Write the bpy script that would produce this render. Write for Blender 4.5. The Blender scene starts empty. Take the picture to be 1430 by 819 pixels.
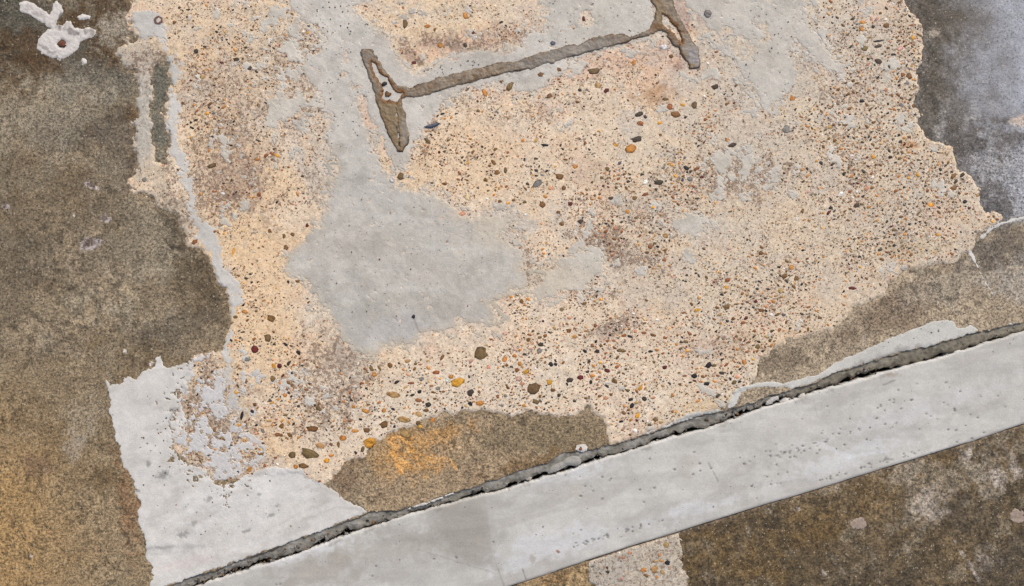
import bpy, math, random
import numpy as np
from mathutils import Vector

S = 0.001                       # one photograph pixel is one millimetre of floor
CX, CY = 715.0, 409.5
scene = bpy.context.scene
col = scene.collection

# ------------------------------------------------------------------ camera, sky, sun
cam_d = bpy.data.cameras.new("camera")
cam = bpy.data.objects.new("camera", cam_d)
col.objects.link(cam)
cam.location = (0, 0, 1.6)
cam.rotation_euler = (0, 0, 0)
cam_d.sensor_width = 36
cam_d.lens = 36 * 1.6 / 1.430
cam_d.clip_start = 0.01
cam_d.clip_end = 500
scene.camera = cam

SUN_EL, SUN_AZ = 44.0, 28.0     # azimuth clockwise from +Y (top of the picture)
w = bpy.data.worlds.new("World")
scene.world = w
w.use_nodes = True
nt = w.node_tree
bg = nt.nodes["Background"]
sky = nt.nodes.new("ShaderNodeTexSky")
sky.sky_type = 'NISHITA'
sky.sun_disc = False
sky.sun_elevation = math.radians(SUN_EL)
sky.sun_rotation = math.radians(SUN_AZ)
sky.dust_density = 4.0
sky.ozone_density = 0.4
sky.air_density = 1.0
nt.links.new(sky.outputs[0], bg.inputs[0])
bg.inputs[1].default_value = 0.1
sd = bpy.data.lights.new("sun", 'SUN')
sd.energy = 1.5
sd.angle = math.radians(10)
sd.color = (1.0, 0.985, 0.93)
sun = bpy.data.objects.new("sun", sd)
el, az = math.radians(SUN_EL), math.radians(SUN_AZ)
d = Vector((math.sin(az) * math.cos(el), math.cos(az) * math.cos(el), math.sin(el)))
sun.rotation_euler = d.to_track_quat('Z', 'Y').to_euler()
sun.location = d * 5
col.objects.link(sun)
scene.view_settings.view_transform = 'Standard'
scene.view_settings.look = 'None'
scene.view_settings.gamma = 1
scene.view_settings.exposure = 0.36
scene.view_settings.use_curve_mapping = False

# ------------------------------------------------------------------ numeric helpers
_rng = np.random.RandomState(7)
_TAB = _rng.rand(512, 512).astype(np.float32)


def vnoise(x, y):
    xi = np.floor(x).astype(np.int64); yi = np.floor(y).astype(np.int64)
    fx = (x - xi).astype(np.float32); fy = (y - yi).astype(np.float32)
    fx = fx * fx * fx * (fx * (fx * 6 - 15) + 10); fy = fy * fy * fy * (fy * (fy * 6 - 15) + 10)
    x0 = xi & 511; x1 = (xi + 1) & 511; y0 = yi & 511; y1 = (yi + 1) & 511
    a = _TAB[y0, x0]; b = _TAB[y0, x1]; c = _TAB[y1, x0]; e = _TAB[y1, x1]
    return (a + (b - a) * fx) * (1 - fy) + (c + (e - c) * fx) * fy


def fbm(x, y, size, octs=4, seed=0, gain=0.5):
    """-1..1 fractal noise, first octave of `size` pixels"""
    t = 0; amp = 1; tot = 0
    X = x / size + seed * 17.31; Y = y / size + seed * 9.77
    for o in range(octs):
        t = t + amp * (vnoise(X, Y) * 2 - 1)
        tot += amp
        amp *= gain
        X, Y = (X * 0.8 - Y * 0.6) * 2.03 + 5.2, (X * 0.6 + Y * 0.8) * 2.03 + 1.3
    return t / tot * 1.6


def sstep(a, b, v):
    t = np.clip((v - a) / (b - a), 0, 1)
    return t * t * (3 - 2 * t)


def sdist(x, y, poly):
    """signed distance, positive inside"""
    shp = x.shape
    x = x.ravel(); y = y.ravel()
    P = np.array(poly, float)
    pad = 60
    sel = (x > P[:, 0].min() - pad) & (x < P[:, 0].max() + pad) & (y > P[:, 1].min() - pad) & (y < P[:, 1].max() + pad)
    out = np.full(x.shape, -float(pad))
    xs = x[sel]; ys = y[sel]
    dd = np.full(xs.shape, 1e12); ins = np.zeros(xs.shape, bool)
    n = len(P)
    for i in range(n):
        ax, ay = P[i]; bx, by = P[(i + 1) % n]
        ex, ey = bx - ax, by - ay
        L = ex * ex + ey * ey + 1e-9
        t = np.clip(((xs - ax) * ex + (ys - ay) * ey) / L, 0, 1)
        dx = xs - (ax + t * ex); dy = ys - (ay + t * ey)
        dd = np.minimum(dd, dx * dx + dy * dy)
        c = ((ay > ys) != (by > ys))
        if abs(ey) > 1e-9:
            ins ^= c & (xs < ex * (ys - ay) / ey + ax)
    dist = np.sqrt(dd)
    out[sel] = np.where(ins, dist, -np.minimum(dist, pad))
    return out.reshape(shp)


def vein(x, y, pts):
    """distance field of a polyline with a half-width at every point"""
    shp = x.shape; x = x.ravel(); y = y.ravel()
    out = np.full(x.shape, -60.0)
    for (ax, ay, aw), (bx, by, bw) in zip(pts[:-1], pts[1:]):
        ex, ey = bx - ax, by - ay
        t = np.clip(((x - ax) * ex + (y - ay) * ey) / (ex * ex + ey * ey), 0, 1)
        dd = np.hypot(x - (ax + t * ex), y - (ay + t * ey))
        out = np.maximum(out, aw + (bw - aw) * t - dd)
    return out.reshape(shp)


def blob(x, y, cx, cy, rx, ry, ang=0, rough=0.5, size=None, soft=0.5, seed=0):
    a = math.radians(ang)
    dx = x - cx; dy = y - cy
    u = (dx * math.cos(a) + dy * math.sin(a)) / rx
    v = (-dx * math.sin(a) + dy * math.cos(a)) / ry
    r = np.sqrt(u * u + v * v)
    n = fbm(x, y, size or max(6, 0.5 * min(rx, ry)), 4, seed + cx * 0.01 + cy * 0.007, 0.6) if rough else 0
    return sstep(-soft, soft, 1 - r + n * rough)


def srgb(r, g, b):
    f = lambda c: (c / 255 / 12.92) if c <= 10 else ((c / 255 + 0.055) / 1.055) ** 2.4
    return np.array([f(r), f(g), f(b)], np.float32)


EXPOSE = 0.93                   # what a photographed tone is divided by to get its base colour


def tone(r, g, b):
    return srgb(r, g, b) * EXPOSE


def mixc(c, m, colr):
    return c + (colr - c) * m[..., None]


def lerp_curve(pts):
    P = np.array(pts, float)

    def f(x):
        r = np.interp(x, P[:, 0], P[:, 1])
        s0 = (P[1, 1] - P[0, 1]) / (P[1, 0] - P[0, 0]) if False else -0.309
        r = np.where(x < P[0, 0], P[0, 1] + (x - P[0, 0]) * s0, r)
        r = np.where(x > P[-1, 0], P[-1, 1] + (x - P[-1, 0]) * s0, r)
        return r
    return f


# edges of the joint and of the strip, as y over x
jointU = lerp_curve([(235, 819), (300, 795), (360, 773), (440, 745), (500, 721), (517, 714), (556, 714), (600, 702), (640, 686), (700, 667),
                     (740, 655), (765, 644), (790, 631), (815, 629), (860, 622), (905, 606), (960, 587), (1000, 575),
                     (1050, 562), (1090, 549), (1130, 537), (1170, 520), (1210, 507), (1260, 492), (1300, 483), (1350, 468), (1430, 448)])
jointL = lerp_curve([(275, 819), (320, 804), (360, 792), (400, 780), (460, 757), (512, 739), (560, 723), (640, 700), (720, 679),
                     (800, 656), (860, 636), (945, 610), (1000, 594), (1070, 569), (1130, 552), (1200, 530), (1300, 503),
                     (1400, 473), (1430, 463)])
stripB = lerp_curve([(715, 818), (820, 783), (880, 763), (930, 748), (1070, 704), (1130, 687), (1180, 671), (1280, 640),
                     (1340, 622), (1430, 592)])


def axis(lo, hi, step, far=True):
    core = list(np.arange(lo - 24, hi + 24 + step, step))
    left = []; v = core[0]; s = step
    while v > lo - 700:
        s = min(s * 1.35, 26); v -= s; left.append(v)
    if far:
        left += [v - 400, v - 1500, v - 6000, v - 20000]
    right = []; v = core[-1]; s = step
    while v < hi + 700:
        s = min(s * 1.35, 26); v += s; right.append(v)
    if far:
        right += [v + 400, v + 1500, v + 6000, v + 20000]
    return np.array(left[::-1] + core + right)


def grid(step, far=False, box=None):
    if box:
        xs = np.arange(box[0], box[2] + step, step); ys = np.arange(box[1], box[3] + step, step)
    else:
        xs = axis(0, 1430, step, far); ys = axis(0, 819, step, far)
    return np.meshgrid(xs, ys)


def link_mesh(name, co, loops, starts, attrs, material, parent=None, smooth=True):
    me = bpy.data.meshes.new(name)
    nv = len(co)
    me.vertices.add(nv)
    me.vertices.foreach_set("co", np.ascontiguousarray(co, np.float32).ravel())
    me.loops.add(len(loops))
    me.loops.foreach_set("vertex_index", np.ascontiguousarray(loops, np.int32))
    me.polygons.add(len(starts))
    me.polygons.foreach_set("loop_start", np.ascontiguousarray(starts, np.int32))
    me.polygons.foreach_set("use_smooth", np.full(len(starts), smooth))
    for k, a in attrs.items():
        at = me.attributes.new(k, 'FLOAT_COLOR', 'POINT')
        c4 = np.ones((nv, 4), np.float32); c4[:, :3] = a
        at.data.foreach_set("color", c4.ravel())
    me.update(calc_edges=True)
    me.validate()
    me.materials.append(material)
    ob = bpy.data.objects.new(name, me)
    col.objects.link(ob)
    if parent:
        ob.parent = parent
    return ob


def clip_sheet(name, X, Y, F, Z, attrs, material, skirt=0.0, parent=None):
    """sheet over the grid where F > 0, cut exactly along F = 0, Z in mm; side walls `skirt` mm deep"""
    ny, nx = X.shape
    F = F.ravel().astype(float).copy()
    F[np.abs(F) < 0.02] = 0.02
    co = np.stack([(X.ravel() - CX) * S, (CY - Y.ravel()) * S, Z.ravel() * S], 1)
    AT = {k: a.reshape(-1, 3) for k, a in attrs.items()}
    idx = np.arange(ny * nx).reshape(ny, nx)
    q = np.stack([idx[:-1, :-1], idx[1:, :-1], idx[1:, 1:], idx[:-1, 1:]], -1).reshape(-1, 4)
    ins = F > 0
    qs = ins[q].sum(1)
    full = q[qs == 4]
    part = q[(qs > 0) & (qs < 4)]
    tri = np.concatenate([part[:, [0, 1, 2]], part[:, [0, 2, 3]]]) if len(part) else np.zeros((0, 3), int)
    ts = ins[tri]; n = ts.sum(1)
    t3 = tri[n == 3]

    def rot(t, k):
        return np.stack([t[np.arange(len(t)), (k + j) % 3] for j in range(3)], 1)
    t1 = tri[n == 1]; t1 = rot(t1, ts[n == 1].argmax(1)) if len(t1) else t1
    t2 = tri[n == 2]; t2 = rot(t2, (~ts[n == 2]).argmax(1)) if len(t2) else t2
    N = ny * nx
    eds = np.concatenate([t1[:, [0, 1]], t1[:, [0, 2]], t2[:, [1, 0]], t2[:, [2, 0]]])
    if len(eds):
        lo = eds.min(1); hi = eds.max(1)
        key = lo.astype(np.int64) * N + hi
        uk, inv = np.unique(key, return_inverse=True)
        a = uk // N; b = uk % N
        t = (F[a] / (F[a] - F[b]))[:, None]
        nco = co[a] + (co[b] - co[a]) * t
        co = np.concatenate([co, nco])
        for k in AT:
            AT[k] = np.concatenate([AT[k], AT[k][a] + (AT[k][b] - AT[k][a]) * t])
        e = inv + N
        m1 = len(t1); m2 = len(t2)
        p01 = e[:m1]; p02 = e[m1:2 * m1]; q10 = e[2 * m1:2 * m1 + m2]; q20 = e[2 * m1 + m2:]
        f1 = np.stack([t1[:, 0], p01, p02], 1)
        f2 = np.stack([q10, t2[:, 1], t2[:, 2], q20], 1)
        cut = np.concatenate([np.stack([p01, p02], 1), np.stack([q20, q10], 1)])
    else:
        f1 = np.zeros((0, 3), int); f2 = np.zeros((0, 4), int); cut = np.zeros((0, 2), int)
    quads = [full, f2]; tris = [t3, f1]
    if skirt and len(cut):
        uc, inv = np.unique(cut.ravel(), return_inverse=True)
        base = len(co)
        low = co[uc].copy(); low[:, 2] -= skirt * S
        co = np.concatenate([co, low])
        for k in AT:
            AT[k] = np.concatenate([AT[k], AT[k][uc]])
        lc = inv.reshape(-1, 2) + base
        quads.append(np.stack([cut[:, 1], cut[:, 0], lc[:, 0], lc[:, 1]], 1))
    Q = np.concatenate(quads); T = np.concatenate(tris)
    used = np.zeros(len(co), bool); used[Q.ravel()] = True; used[T.ravel()] = True
    remap = np.cumsum(used) - 1
    Q = remap[Q]; T = remap[T]
    loops = np.concatenate([Q.ravel(), T.ravel()])
    starts = np.concatenate([np.arange(len(Q)) * 4, len(Q) * 4 + np.arange(len(T)) * 3])
    return link_mesh(name, co[used], loops, starts, {k: a[used] for k, a in AT.items()}, material, parent)


def tag(o, label=None, cat=None, group=None, kind=None):
    if label: o['label'] = label
    if cat: o['category'] = cat
    if group: o['group'] = group
    if kind: o['kind'] = kind
    return o


# ------------------------------------------------------------------ materials
class Mat:
    def __init__(self, name):
        self.m = bpy.data.materials.new(name); self.m.use_nodes = True
        self.t = self.m.node_tree; self.b = self.t.nodes["Principled BSDF"]
        self.tc = self.t.nodes.new("ShaderNodeTexCoord").outputs["Object"]

    def n(self, typ, ins=None, **kw):
        nd = self.t.nodes.new(typ)
        for k, v in kw.items():
            setattr(nd, k, v)
        for k, v in (ins or {}).items():
            self.set(nd.inputs[k], v)
        return nd

    def set(self, sock, v):
        if isinstance(v, bpy.types.NodeSocket):
            self.t.links.new(v, sock)
        else:
            sock.default_value = v

    def math(self, op, a, b=0.0, c=0.0, clamp=False):
        nd = self.n("ShaderNodeMath", {0: a, 1: b, 2: c}, operation=op); nd.use_clamp = clamp
        return nd.outputs[0]

    def noise(self, scale, detail=2, rough=0.6, dist=0.0, vec=None):
        return self.n("ShaderNodeTexNoise", {"Vector": vec or self.tc, "Scale": scale, "Detail": detail, "Roughness": rough, "Distortion": dist}).outputs["Fac"]

    def vor(self, scale, vec=None, feature='F1', rnd=1.0):
        nd = self.n("ShaderNodeTexVoronoi", {"Vector": vec or self.tc, "Scale": scale, "Randomness": rnd}, feature=feature)
        return nd.outputs["Distance"], nd.outputs["Color"]

    def attr(self, name):
        return self.n("ShaderNodeAttribute", attribute_name=name).outputs["Color"]

    def sep(self, c):
        nd = self.n("ShaderNodeSeparateColor", {0: c}); return nd.outputs

    def maprange(self, v, a, b, c, dd, smooth=False):
        nd = self.n("ShaderNodeMapRange", {"Value": v, "From Min": a, "From Max": b, "To Min": c, "To Max": dd})
        if smooth: nd.interpolation_type = 'SMOOTHSTEP'
        return nd.outputs[0]

    def mix(self, f, a, b, mode='MIX'):
        nd = self.n("ShaderNodeMix", data_type='RGBA', blend_type=mode)
        self.set(nd.inputs[0], f); self.set(nd.inputs[6], a); self.set(nd.inputs[7], b)
        return nd.outputs[2]

    def scale_col(self, c, v):
        nd = self.n("ShaderNodeVectorMath", operation='SCALE'); self.set(nd.inputs[0], c); self.set(nd.inputs["Scale"], v)
        return nd.outputs[0]

    def bump(self, h, strength, dist):
        return self.n("ShaderNodeBump", {"Height": h, "Strength": strength, "Distance": dist}).outputs[0]

    def finish(self, colr, rough=0.7, normal=None, spec=0.3):
        self.set(self.b.inputs["Base Color"], colr)
        self.set(self.b.inputs["Roughness"], rough)
        self.b.inputs["Specular IOR Level"].default_value = spec
        if normal is not None: self.set(self.b.inputs["Normal"], normal)
        return self.m

    def warp(self, scale, amt):
        c = self.n("ShaderNodeTexNoise", {"Vector": self.tc, "Scale": scale, "Detail": 1.0}).outputs["Color"]
        off = self.n("ShaderNodeVectorMath", {0: c, 1: (0.5, 0.5, 0.5)}, operation='SUBTRACT').outputs[0]
        sc = self.scale_col(off, amt)
        return self.n("ShaderNodeVectorMath", {0: self.tc, 1: sc}, operation='ADD').outputs[0]


def C4(c): return (float(c[0]), float(c[1]), float(c[2]), 1.0)


STONES = dict(
    orange=tone(200, 134, 64), rust=tone(152, 94, 54), brown=tone(125, 88, 48), dark=tone(72, 62, 50), black=tone(42, 38, 40),
    olive=tone(120, 96, 60), tan=tone(190, 150, 95), gold=tone(225, 160, 55), red=tone(98, 38, 32), salmon=tone(208, 146, 112),
    grey=tone(135, 130, 125), blue=tone(85, 90, 105), white=tone(238, 232, 226), cream=tone(228, 200, 160), pink=tone(205, 160, 145))


def speckle_ramp(M, fac, cols):
    r = M.n("ShaderNodeValToRGB", {0: fac}); cr = r.color_ramp; cr.interpolation = 'CONSTANT'
    for i, (p, c) in enumerate(cols):
        e = cr.elements[i] if i < 2 else cr.elements.new(p)
        e.position = p; e.color = C4(c)
    return r.outputs[0]


def mat_floor():
    M = Mat("stained_concrete")
    alb = M.attr("alb"); msk = M.sep(M.attr("msk"))       # R grain contrast, G gloss
    n1 = M.noise(290, 3, 0.75); n2 = M.noise(75, 4, 0.7); n3 = M.noise(700, 1, 0.5)
    k = M.math('ADD', M.math('MULTIPLY', M.math('SUBTRACT', n1, 0.5), 4.2), 1.02)
    k = M.math('ADD', k, M.math('MULTIPLY', M.math('SUBTRACT', n2, 0.5), 1.3))
    k = M.math('ADD', k, M.math('MULTIPLY', M.math('SUBTRACT', n3, 0.5), 1.5))
    k = M.math('ADD', M.math('MULTIPLY', M.math('SUBTRACT', k, 1.0), M.math('SUBTRACT', 1.0, msk[0])), 1.0)
    k = M.math('MAXIMUM', k, 0.25)
    c = M.scale_col(alb, k)
    d1, c1 = M.vor(360, M.warp(300, 0.002)); r1 = M.sep(c1)
    lightm = M.math('MULTIPLY', M.math('GREATER_THAN', r1[0], 0.93), M.maprange(d1, 0.22, 0.42, 1, 0))
    c = M.mix(M.math('MULTIPLY', lightm, 0.6), c, C4(tone(205, 192, 168)))
    darkm = M.math('MULTIPLY', M.math('LESS_THAN', r1[0], 0.16), M.maprange(d1, 0.25, 0.5, 1, 0))
    c = M.mix(M.math('MULTIPLY', darkm, 0.55), c, C4(tone(58, 48, 36)))
    h = M.math('ADD', M.math('MULTIPLY', n1, 0.7), M.math('MULTIPLY', n2, 0.5))
    h = M.math('ADD', h, M.math('MULTIPLY', n3, 0.3))
    rough = M.math('SUBTRACT', M.math('ADD', 0.62, M.math('MULTIPLY', n1, 0.2)), M.math('MULTIPLY', msk[1], 0.35))
    return M.finish(c, rough, M.bump(h, 0.5, 0.0012), 0.35)


def mat_aggregate():
    M = Mat("exposed_aggregate")
    alb = M.attr("alb"); msk = M.sep(M.attr("msk"))       # R stone density, G dirt lace, B grey haze
    n1 = M.noise(420, 3, 0.7); n2 = M.noise(120, 3, 0.6)
    n4 = M.noise(260, 3, 0.75, 0.5)
    k = M.math('ADD', M.math('MULTIPLY', M.math('SUBTRACT', n1, 0.5), 1.5), 1.02)
    k = M.math('ADD', k, M.math('MULTIPLY', M.math('SUBTRACT', n2, 0.5), 0.7))
    c = M.scale_col(alb, k)
    # warm and pale grains of sand
    wv = M.warp(260, 0.003)
    dv, cv = M.vor(420, wv); rv = M.sep(cv)
    sand = speckle_ramp(M, rv[1], [(0, tone(244, 230, 208)), (0.35, tone(226, 204, 174)), (0.6, tone(208, 184, 156)), (0.8, tone(222, 190, 150)), (0.93, tone(178, 154, 134))])
    c = M.mix(M.math('MULTIPLY', M.maprange(msk[2], 0, 1, 0.40, 0.08), M.maprange(dv, 0.2, 0.6, 1, 0.2)), c, sand)
    # dirt lace: brown pores between the grains
    lace = M.maprange(M.math('ADD', n4, M.math('MULTIPLY', msk[1], 0.135)), 0.61, 0.65, 0, 1, True)
    c = M.mix(M.math('MULTIPLY', lace, 0.72), c, C4(tone(122, 98, 82)))
    # small stones, two sizes
    for sc, amt, lim in ((230, 0.17, 0.36), (400, 0.16, 0.42), (130, 0.09, 0.32)):
        dd, cc = M.vor(sc, M.warp(sc * 0.9, 1.0 / sc)); rr = M.sep(cc)
        on = M.math('LESS_THAN', rr[0], M.math('MULTIPLY', msk[0], amt))
        size = M.maprange(rr[2], 0, 1, lim * 0.45, lim)
        shape = M.math('LESS_THAN', dd, size)
        st = speckle_ramp(M, rr[1], [(0, STONES['dark']), (0.22, STONES['brown']), (0.44, STONES['black']), (0.52, STONES['rust']), (0.68, STONES['orange']), (0.82, STONES['olive']), (0.88, STONES['salmon']), (0.94, STONES['white'])])
        c = M.mix(M.math('MULTIPLY', M.math('MULTIPLY', on, shape), 0.85), c, st)
    h = M.math('ADD', M.math('MULTIPLY', n1, 0.6), M.math('MULTIPLY', n2, 0.4))
    h = M.math('SUBTRACT', h, M.math('MULTIPLY', lace, 0.35))
    return M.finish(c, 0.72, M.bump(h, 0.45, 0.001), 0.3)


def mat_cement(name, grain=0.55, streak=0.0, pits=0.05, bump=0.3):
    M = Mat(name)
    alb = M.attr("alb")
    n1 = M.noise(520, 2, 0.7); n2 = M.noise(60, 4, 0.6)
    k = M.math('ADD', M.math('MULTIPLY', M.math('SUBTRACT', n1, 0.5), grain), 1.0)
    k = M.math('ADD', k, M.math('MULTIPLY', M.math('SUBTRACT', n2, 0.5), 0.22))
    c = M.scale_col(alb, k)
    d1, c1 = M.vor(210, M.warp(220, 0.004)); r1 = M.sep(c1)
    on = M.math('MULTIPLY', M.math('LESS_THAN', r1[0], pits), M.math('LESS_THAN', d1, M.maprange(r1[2], 0, 1, 0.10, 0.26)))
    c = M.mix(M.math('MULTIPLY', on, 0.7), c, C4(tone(88, 84, 78)))
    if streak:
        mp = M.n("ShaderNodeMapping", {"Vector": M.tc, "Rotation": (0, 0, math.radians(-17)), "Scale": (7, 60, 1)}).outputs[0]
        s1 = M.noise(1.0, 4, 0.6, 0.4, mp)
        c = M.scale_col(c, M.maprange(s1, 0.3, 0.7, 1 - streak, 1 + streak))
    h = M.math('ADD', M.math('MULTIPLY', n1, 0.6), M.math('MULTIPLY', n2, 0.25))
    h = M.math('SUBTRACT', h, M.math('MULTIPLY', on, 0.6))
    return M.finish(c, 0.68, M.bump(h, bump, 0.001), 0.3)


def mat_pebble():
    M = Mat("pebble_stone")
    oi = M.n("ShaderNodeObjectInfo")
    rnd = oi.outputs["Random"]
    off = M.n("ShaderNodeCombineXYZ", {0: rnd, 1: M.math('MULTIPLY', rnd, 7.3), 2: 0.0}).outputs[0]
    v = M.n("ShaderNodeVectorMath", {0: M.tc, 1: off}, operation='ADD').outputs[0]
    n1 = M.noise(2.6, 4, 0.75, 0.4, v); n2 = M.noise(1.1, 3, 0.6, 1.0, v)
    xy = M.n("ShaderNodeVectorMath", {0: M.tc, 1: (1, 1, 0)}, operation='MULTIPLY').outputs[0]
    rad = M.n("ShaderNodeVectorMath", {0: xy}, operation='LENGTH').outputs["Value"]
    k = M.math('ADD', M.math('MULTIPLY', M.math('SUBTRACT', n1, 0.5), 2.6), 1.0)
    c = M.scale_col(oi.outputs["Color"], k)
    c = M.mix(M.maprange(n2, 0.5, 0.68, 0, 0.6, True), c, C4(tone(60, 42, 28)))
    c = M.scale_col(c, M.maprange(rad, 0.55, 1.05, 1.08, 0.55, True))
    return M.finish(c, 0.55, M.bump(n1, 0.5, 0.0006), 0.35)


def mat_attr(name, rough=0.6, grain=0.8, bump=0.4, scale=350, spec=0.35):
    M = Mat(name)
    n1 = M.noise(scale, 3, 0.7)
    c = M.scale_col(M.attr("alb"), M.math('ADD', M.math('MULTIPLY', M.math('SUBTRACT', n1, 0.5), grain), 1.0))
    return M.finish(c, rough, M.bump(n1, bump, 0.001), spec)


M_floor = mat_floor()
M_aggr = mat_aggregate()
M_skim = mat_cement("grey_skim_cement", 0.8, 0, 0.2, 0.25)
M_skimw = mat_cement("white_skim_cement", 0.6, 0.03, 0.08, 0.3)
M_strip = mat_cement("strip_cement", 0.45, 0.07, 0.08, 0.3)
M_splash = mat_attr("plaster", 0.75, 0.35, 0.6, 260)
M_bead = mat_attr("dried_adhesive", 0.48, 0.75, 0.6, 420)
M_grit = mat_attr("small_stones", 0.6, 0.9, 0.3, 500)
M_filler = mat_attr("joint_mortar", 0.8, 0.9, 0.8, 260, 0.2)
M_dirt = mat_attr("joint_dirt", 0.9, 1.2, 0.8, 260, 0.1)
M_peb = mat_pebble()

# ------------------------------------------------------------------ outlines, in pixels of the photograph
P_AGG = [(178, -420), (176, -60), (180, 0), (176, 18), (184, 38), (187, 54), (166, 62), (162, 78), (172, 92), (189, 99), (191, 130), (190, 160),
         (188, 182), (186, 205), (188, 228), (184, 250), (190, 268), (210, 276), (226, 290), (242, 300), (258, 330), (262, 345), (286, 350),
         (293, 372), (302, 396), (312, 404), (318, 425), (320, 445), (318, 466), (308, 488), (270, 496), (258, 520), (250, 560),
         (236, 625), (296, 676), (345, 667), (380, 664), (424, 664), (430, 672), (452, 676), (470, 664), (482, 646), (497, 639), (512, 641),
         (520, 620), (545, 606), (585, 591), (600, 583), (635, 577), (680, 574), (700, 580), (720, 583), (735, 575), (746, 579),
         (780, 583), (800, 580), (815, 571), (821, 562), (826, 577), (840, 582), (848, 600), (852, 622), (872, 622), (915, 603),
         (960, 587), (990, 578), (1012, 572), (1022, 560), (1032, 546), (1054, 532), (1060, 506), (1085, 486), (1110, 476), (1150, 466),
         (1170, 456), (1184, 445), (1190, 430), (1212, 420), (1236, 411), (1242, 398), (1262, 382), (1290, 373), (1330, 366),
         (1346, 356), (1358, 350), (1362, 332), (1384, 317), (1402, 308), (1398, 300), (1378, 294), (1371, 284), (1371, 262),
         (1356, 246), (1336, 236), (1330, 206), (1310, 198), (1296, 194), (1283, 172), (1288, 160), (1278, 146), (1283, 130),
         (1280, 108), (1288, 82), (1291, 58), (1286, 34), (1274, 14), (1262, 0), (1255, -60), (1290, -300), (1250, -440)]
P_COLUMN = [(214, 92), (226, 80), (236, 92), (237, 125), (232, 148), (227, 160), (228, 176), (237, 185), (236, 205), (230, 226), (220, 222), (213, 190), (208, 165), (212, 130)]

P_MID = [(432, -420), (555, -420), (545, -60), (540, -4), (488, 8), (505, 28), (535, 44), (546, 60), (552, 76), (562, 92), (578, 103), (592, 99), (622, 82),
         (642, 75), (662, 70), (700, 72), (728, 60), (742, 40), (752, 14), (770, -60), (905, -60), (912, 10), (925, 40), (900, 54),
         (880, 60), (840, 72), (796, 86), (792, 100), (770, 112), (752, 124), (722, 128), (706, 118), (692, 116), (668, 124), (648, 124), (622, 142), (602, 164),
         (590, 190), (577, 200), (573, 216), (566, 238), (553, 240), (547, 228), (540, 206), (530, 190), (520, 172), (510, 156), (500, 140),
         (505, 165), (518, 192), (524, 214), (532, 234), (542, 248), (552, 262), (566, 264), (582, 269),
         (604, 272), (626, 284), (642, 298), (656, 302), (684, 300), (706, 296), (722, 300), (712, 316), (702, 330), (712, 340), (728, 348), (738, 362), (726, 376), (742, 386), (738, 402),
         (716, 404), (700, 415), (684, 424), (690, 436), (694, 446), (680, 456), (650, 452), (620, 461), (592, 466), (576, 482),
         (558, 480), (542, 482), (532, 490), (520, 497), (492, 490), (476, 466), (462, 452), (448, 428), (434, 408), (428, 392),
         (408, 386), (400, 374), (405, 356), (424, 338), (440, 322), (450, 306), (455, 282), (460, 262), (470, 244), (462, 216),
         (452, 196), (456, 170), (446, 150), (434, 130), (424, 112), (414, 96), (424, 74), (452, 60), (440, 44), (420, 30), (404, 10), (408, -40)]
P_RIGHT = [(748, 402), (752, 388), (774, 368), (798, 352), (824, 345), (842, 351), (847, 362), (836, 384), (820, 400), (792, 413), (756, 420), (738, 414)]
P_ISLE = [(938, 306), (962, 300), (988, 303), (990, 318), (972, 332), (946, 324)]
P_TOPR = [(944, -420), (1130, -420), (1122, -60), (1126, 20), (1134, 50), (1152, 76), (1178, 94), (1176, 101), (1150, 92), (1120, 60), (1106, 44),
          (1100, 75), (1112, 100), (1106, 120), (1088, 134), (1076, 160), (1064, 150), (1056, 122), (1034, 96), (1022, 70), (1004, 50), (984, 34), (962, 12), (948, -30)]
P_BELOWBR = [(952, 102), (975, 106), (992, 92), (1006, 94), (1000, 108), (968, 116), (952, 112)]
P_MIDR = [(996, 214), (1010, 212), (1018, 206), (1034, 208), (1048, 216), (1052, 228), (1048, 250), (1036, 252), (1030, 232), (1022, 238), (1012, 250), (1002, 244), (992, 226)]
P_CORNER = [(147, 529), (152, 540), (166, 536), (182, 524), (188, 528), (200, 521), (214, 512), (216, 499), (224, 498), (228, 510), (240, 512), (262, 508), (268, 502),
            (272, 525), (258, 545), (254, 566), (262, 590), (244, 615), (240, 626), (252, 640), (284, 656), (304, 676), (330, 670), (346, 664), (358, 656),
            (400, 653), (424, 655), (430, 668), (456, 678), (472, 690), (500, 707), (517, 716), (512, 740), (200, 900), (150, 1200), (120, 1200), (208, 860), (210, 822), (212, 790), (204, 776),
            (202, 752), (194, 732), (192, 720), (197, 704), (190, 688), (188, 676), (181, 660), (171, 645), (167, 622), (159, 600), (153, 577), (153, 555)]
P_TOPL = [(182, 20), (196, 15), (225, 17), (233, 40), (234, 56), (222, 54), (210, 52), (198, 60), (190, 56), (191, 46), (184, 32)]
V_LEFT = [(226, 52, 7), (232, 72, 7), (240, 96, 9), (246, 104, 10), (238, 122, 7), (243, 150, 7), (240, 176, 8), (238, 196, 8), (246, 214, 11), (256, 234, 8), (266, 262, 6), (270, 294, 4),
          (278, 312, 8), (290, 328, 15), (300, 350, 10), (306, 376, 9), (318, 396, 11), (330, 412, 12), (324, 428, 5), (323, 446, 3), (320, 468, 3),
          (313, 488, 5), (318, 512, 5), (322, 540, 6), (324, 572, 6)]
P_JR = [(1024, 546), (1036, 541), (1056, 535), (1080, 534), (1098, 535), (1116, 530), (1140, 524), (1165, 507), (1200, 492), (1238, 476), (1265, 463), (1298, 450),
        (1317, 446), (1332, 449), (1338, 458), (1356, 455), (1372, 461), (1386, 460), (1400, 456), (1430, 448), (1430, 452), (1380, 470), (1262, 500), (1130, 548), (1116, 548), (1100, 541), (1080, 541), (1050, 541), (1036, 548), (1022, 572), (1014, 580), (1018, 562)]
P_JM = [(868, 628), (886, 617), (905, 603), (935, 592), (958, 578), (990, 574), (1006, 572), (1000, 580), (960, 592), (905, 612)]
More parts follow.
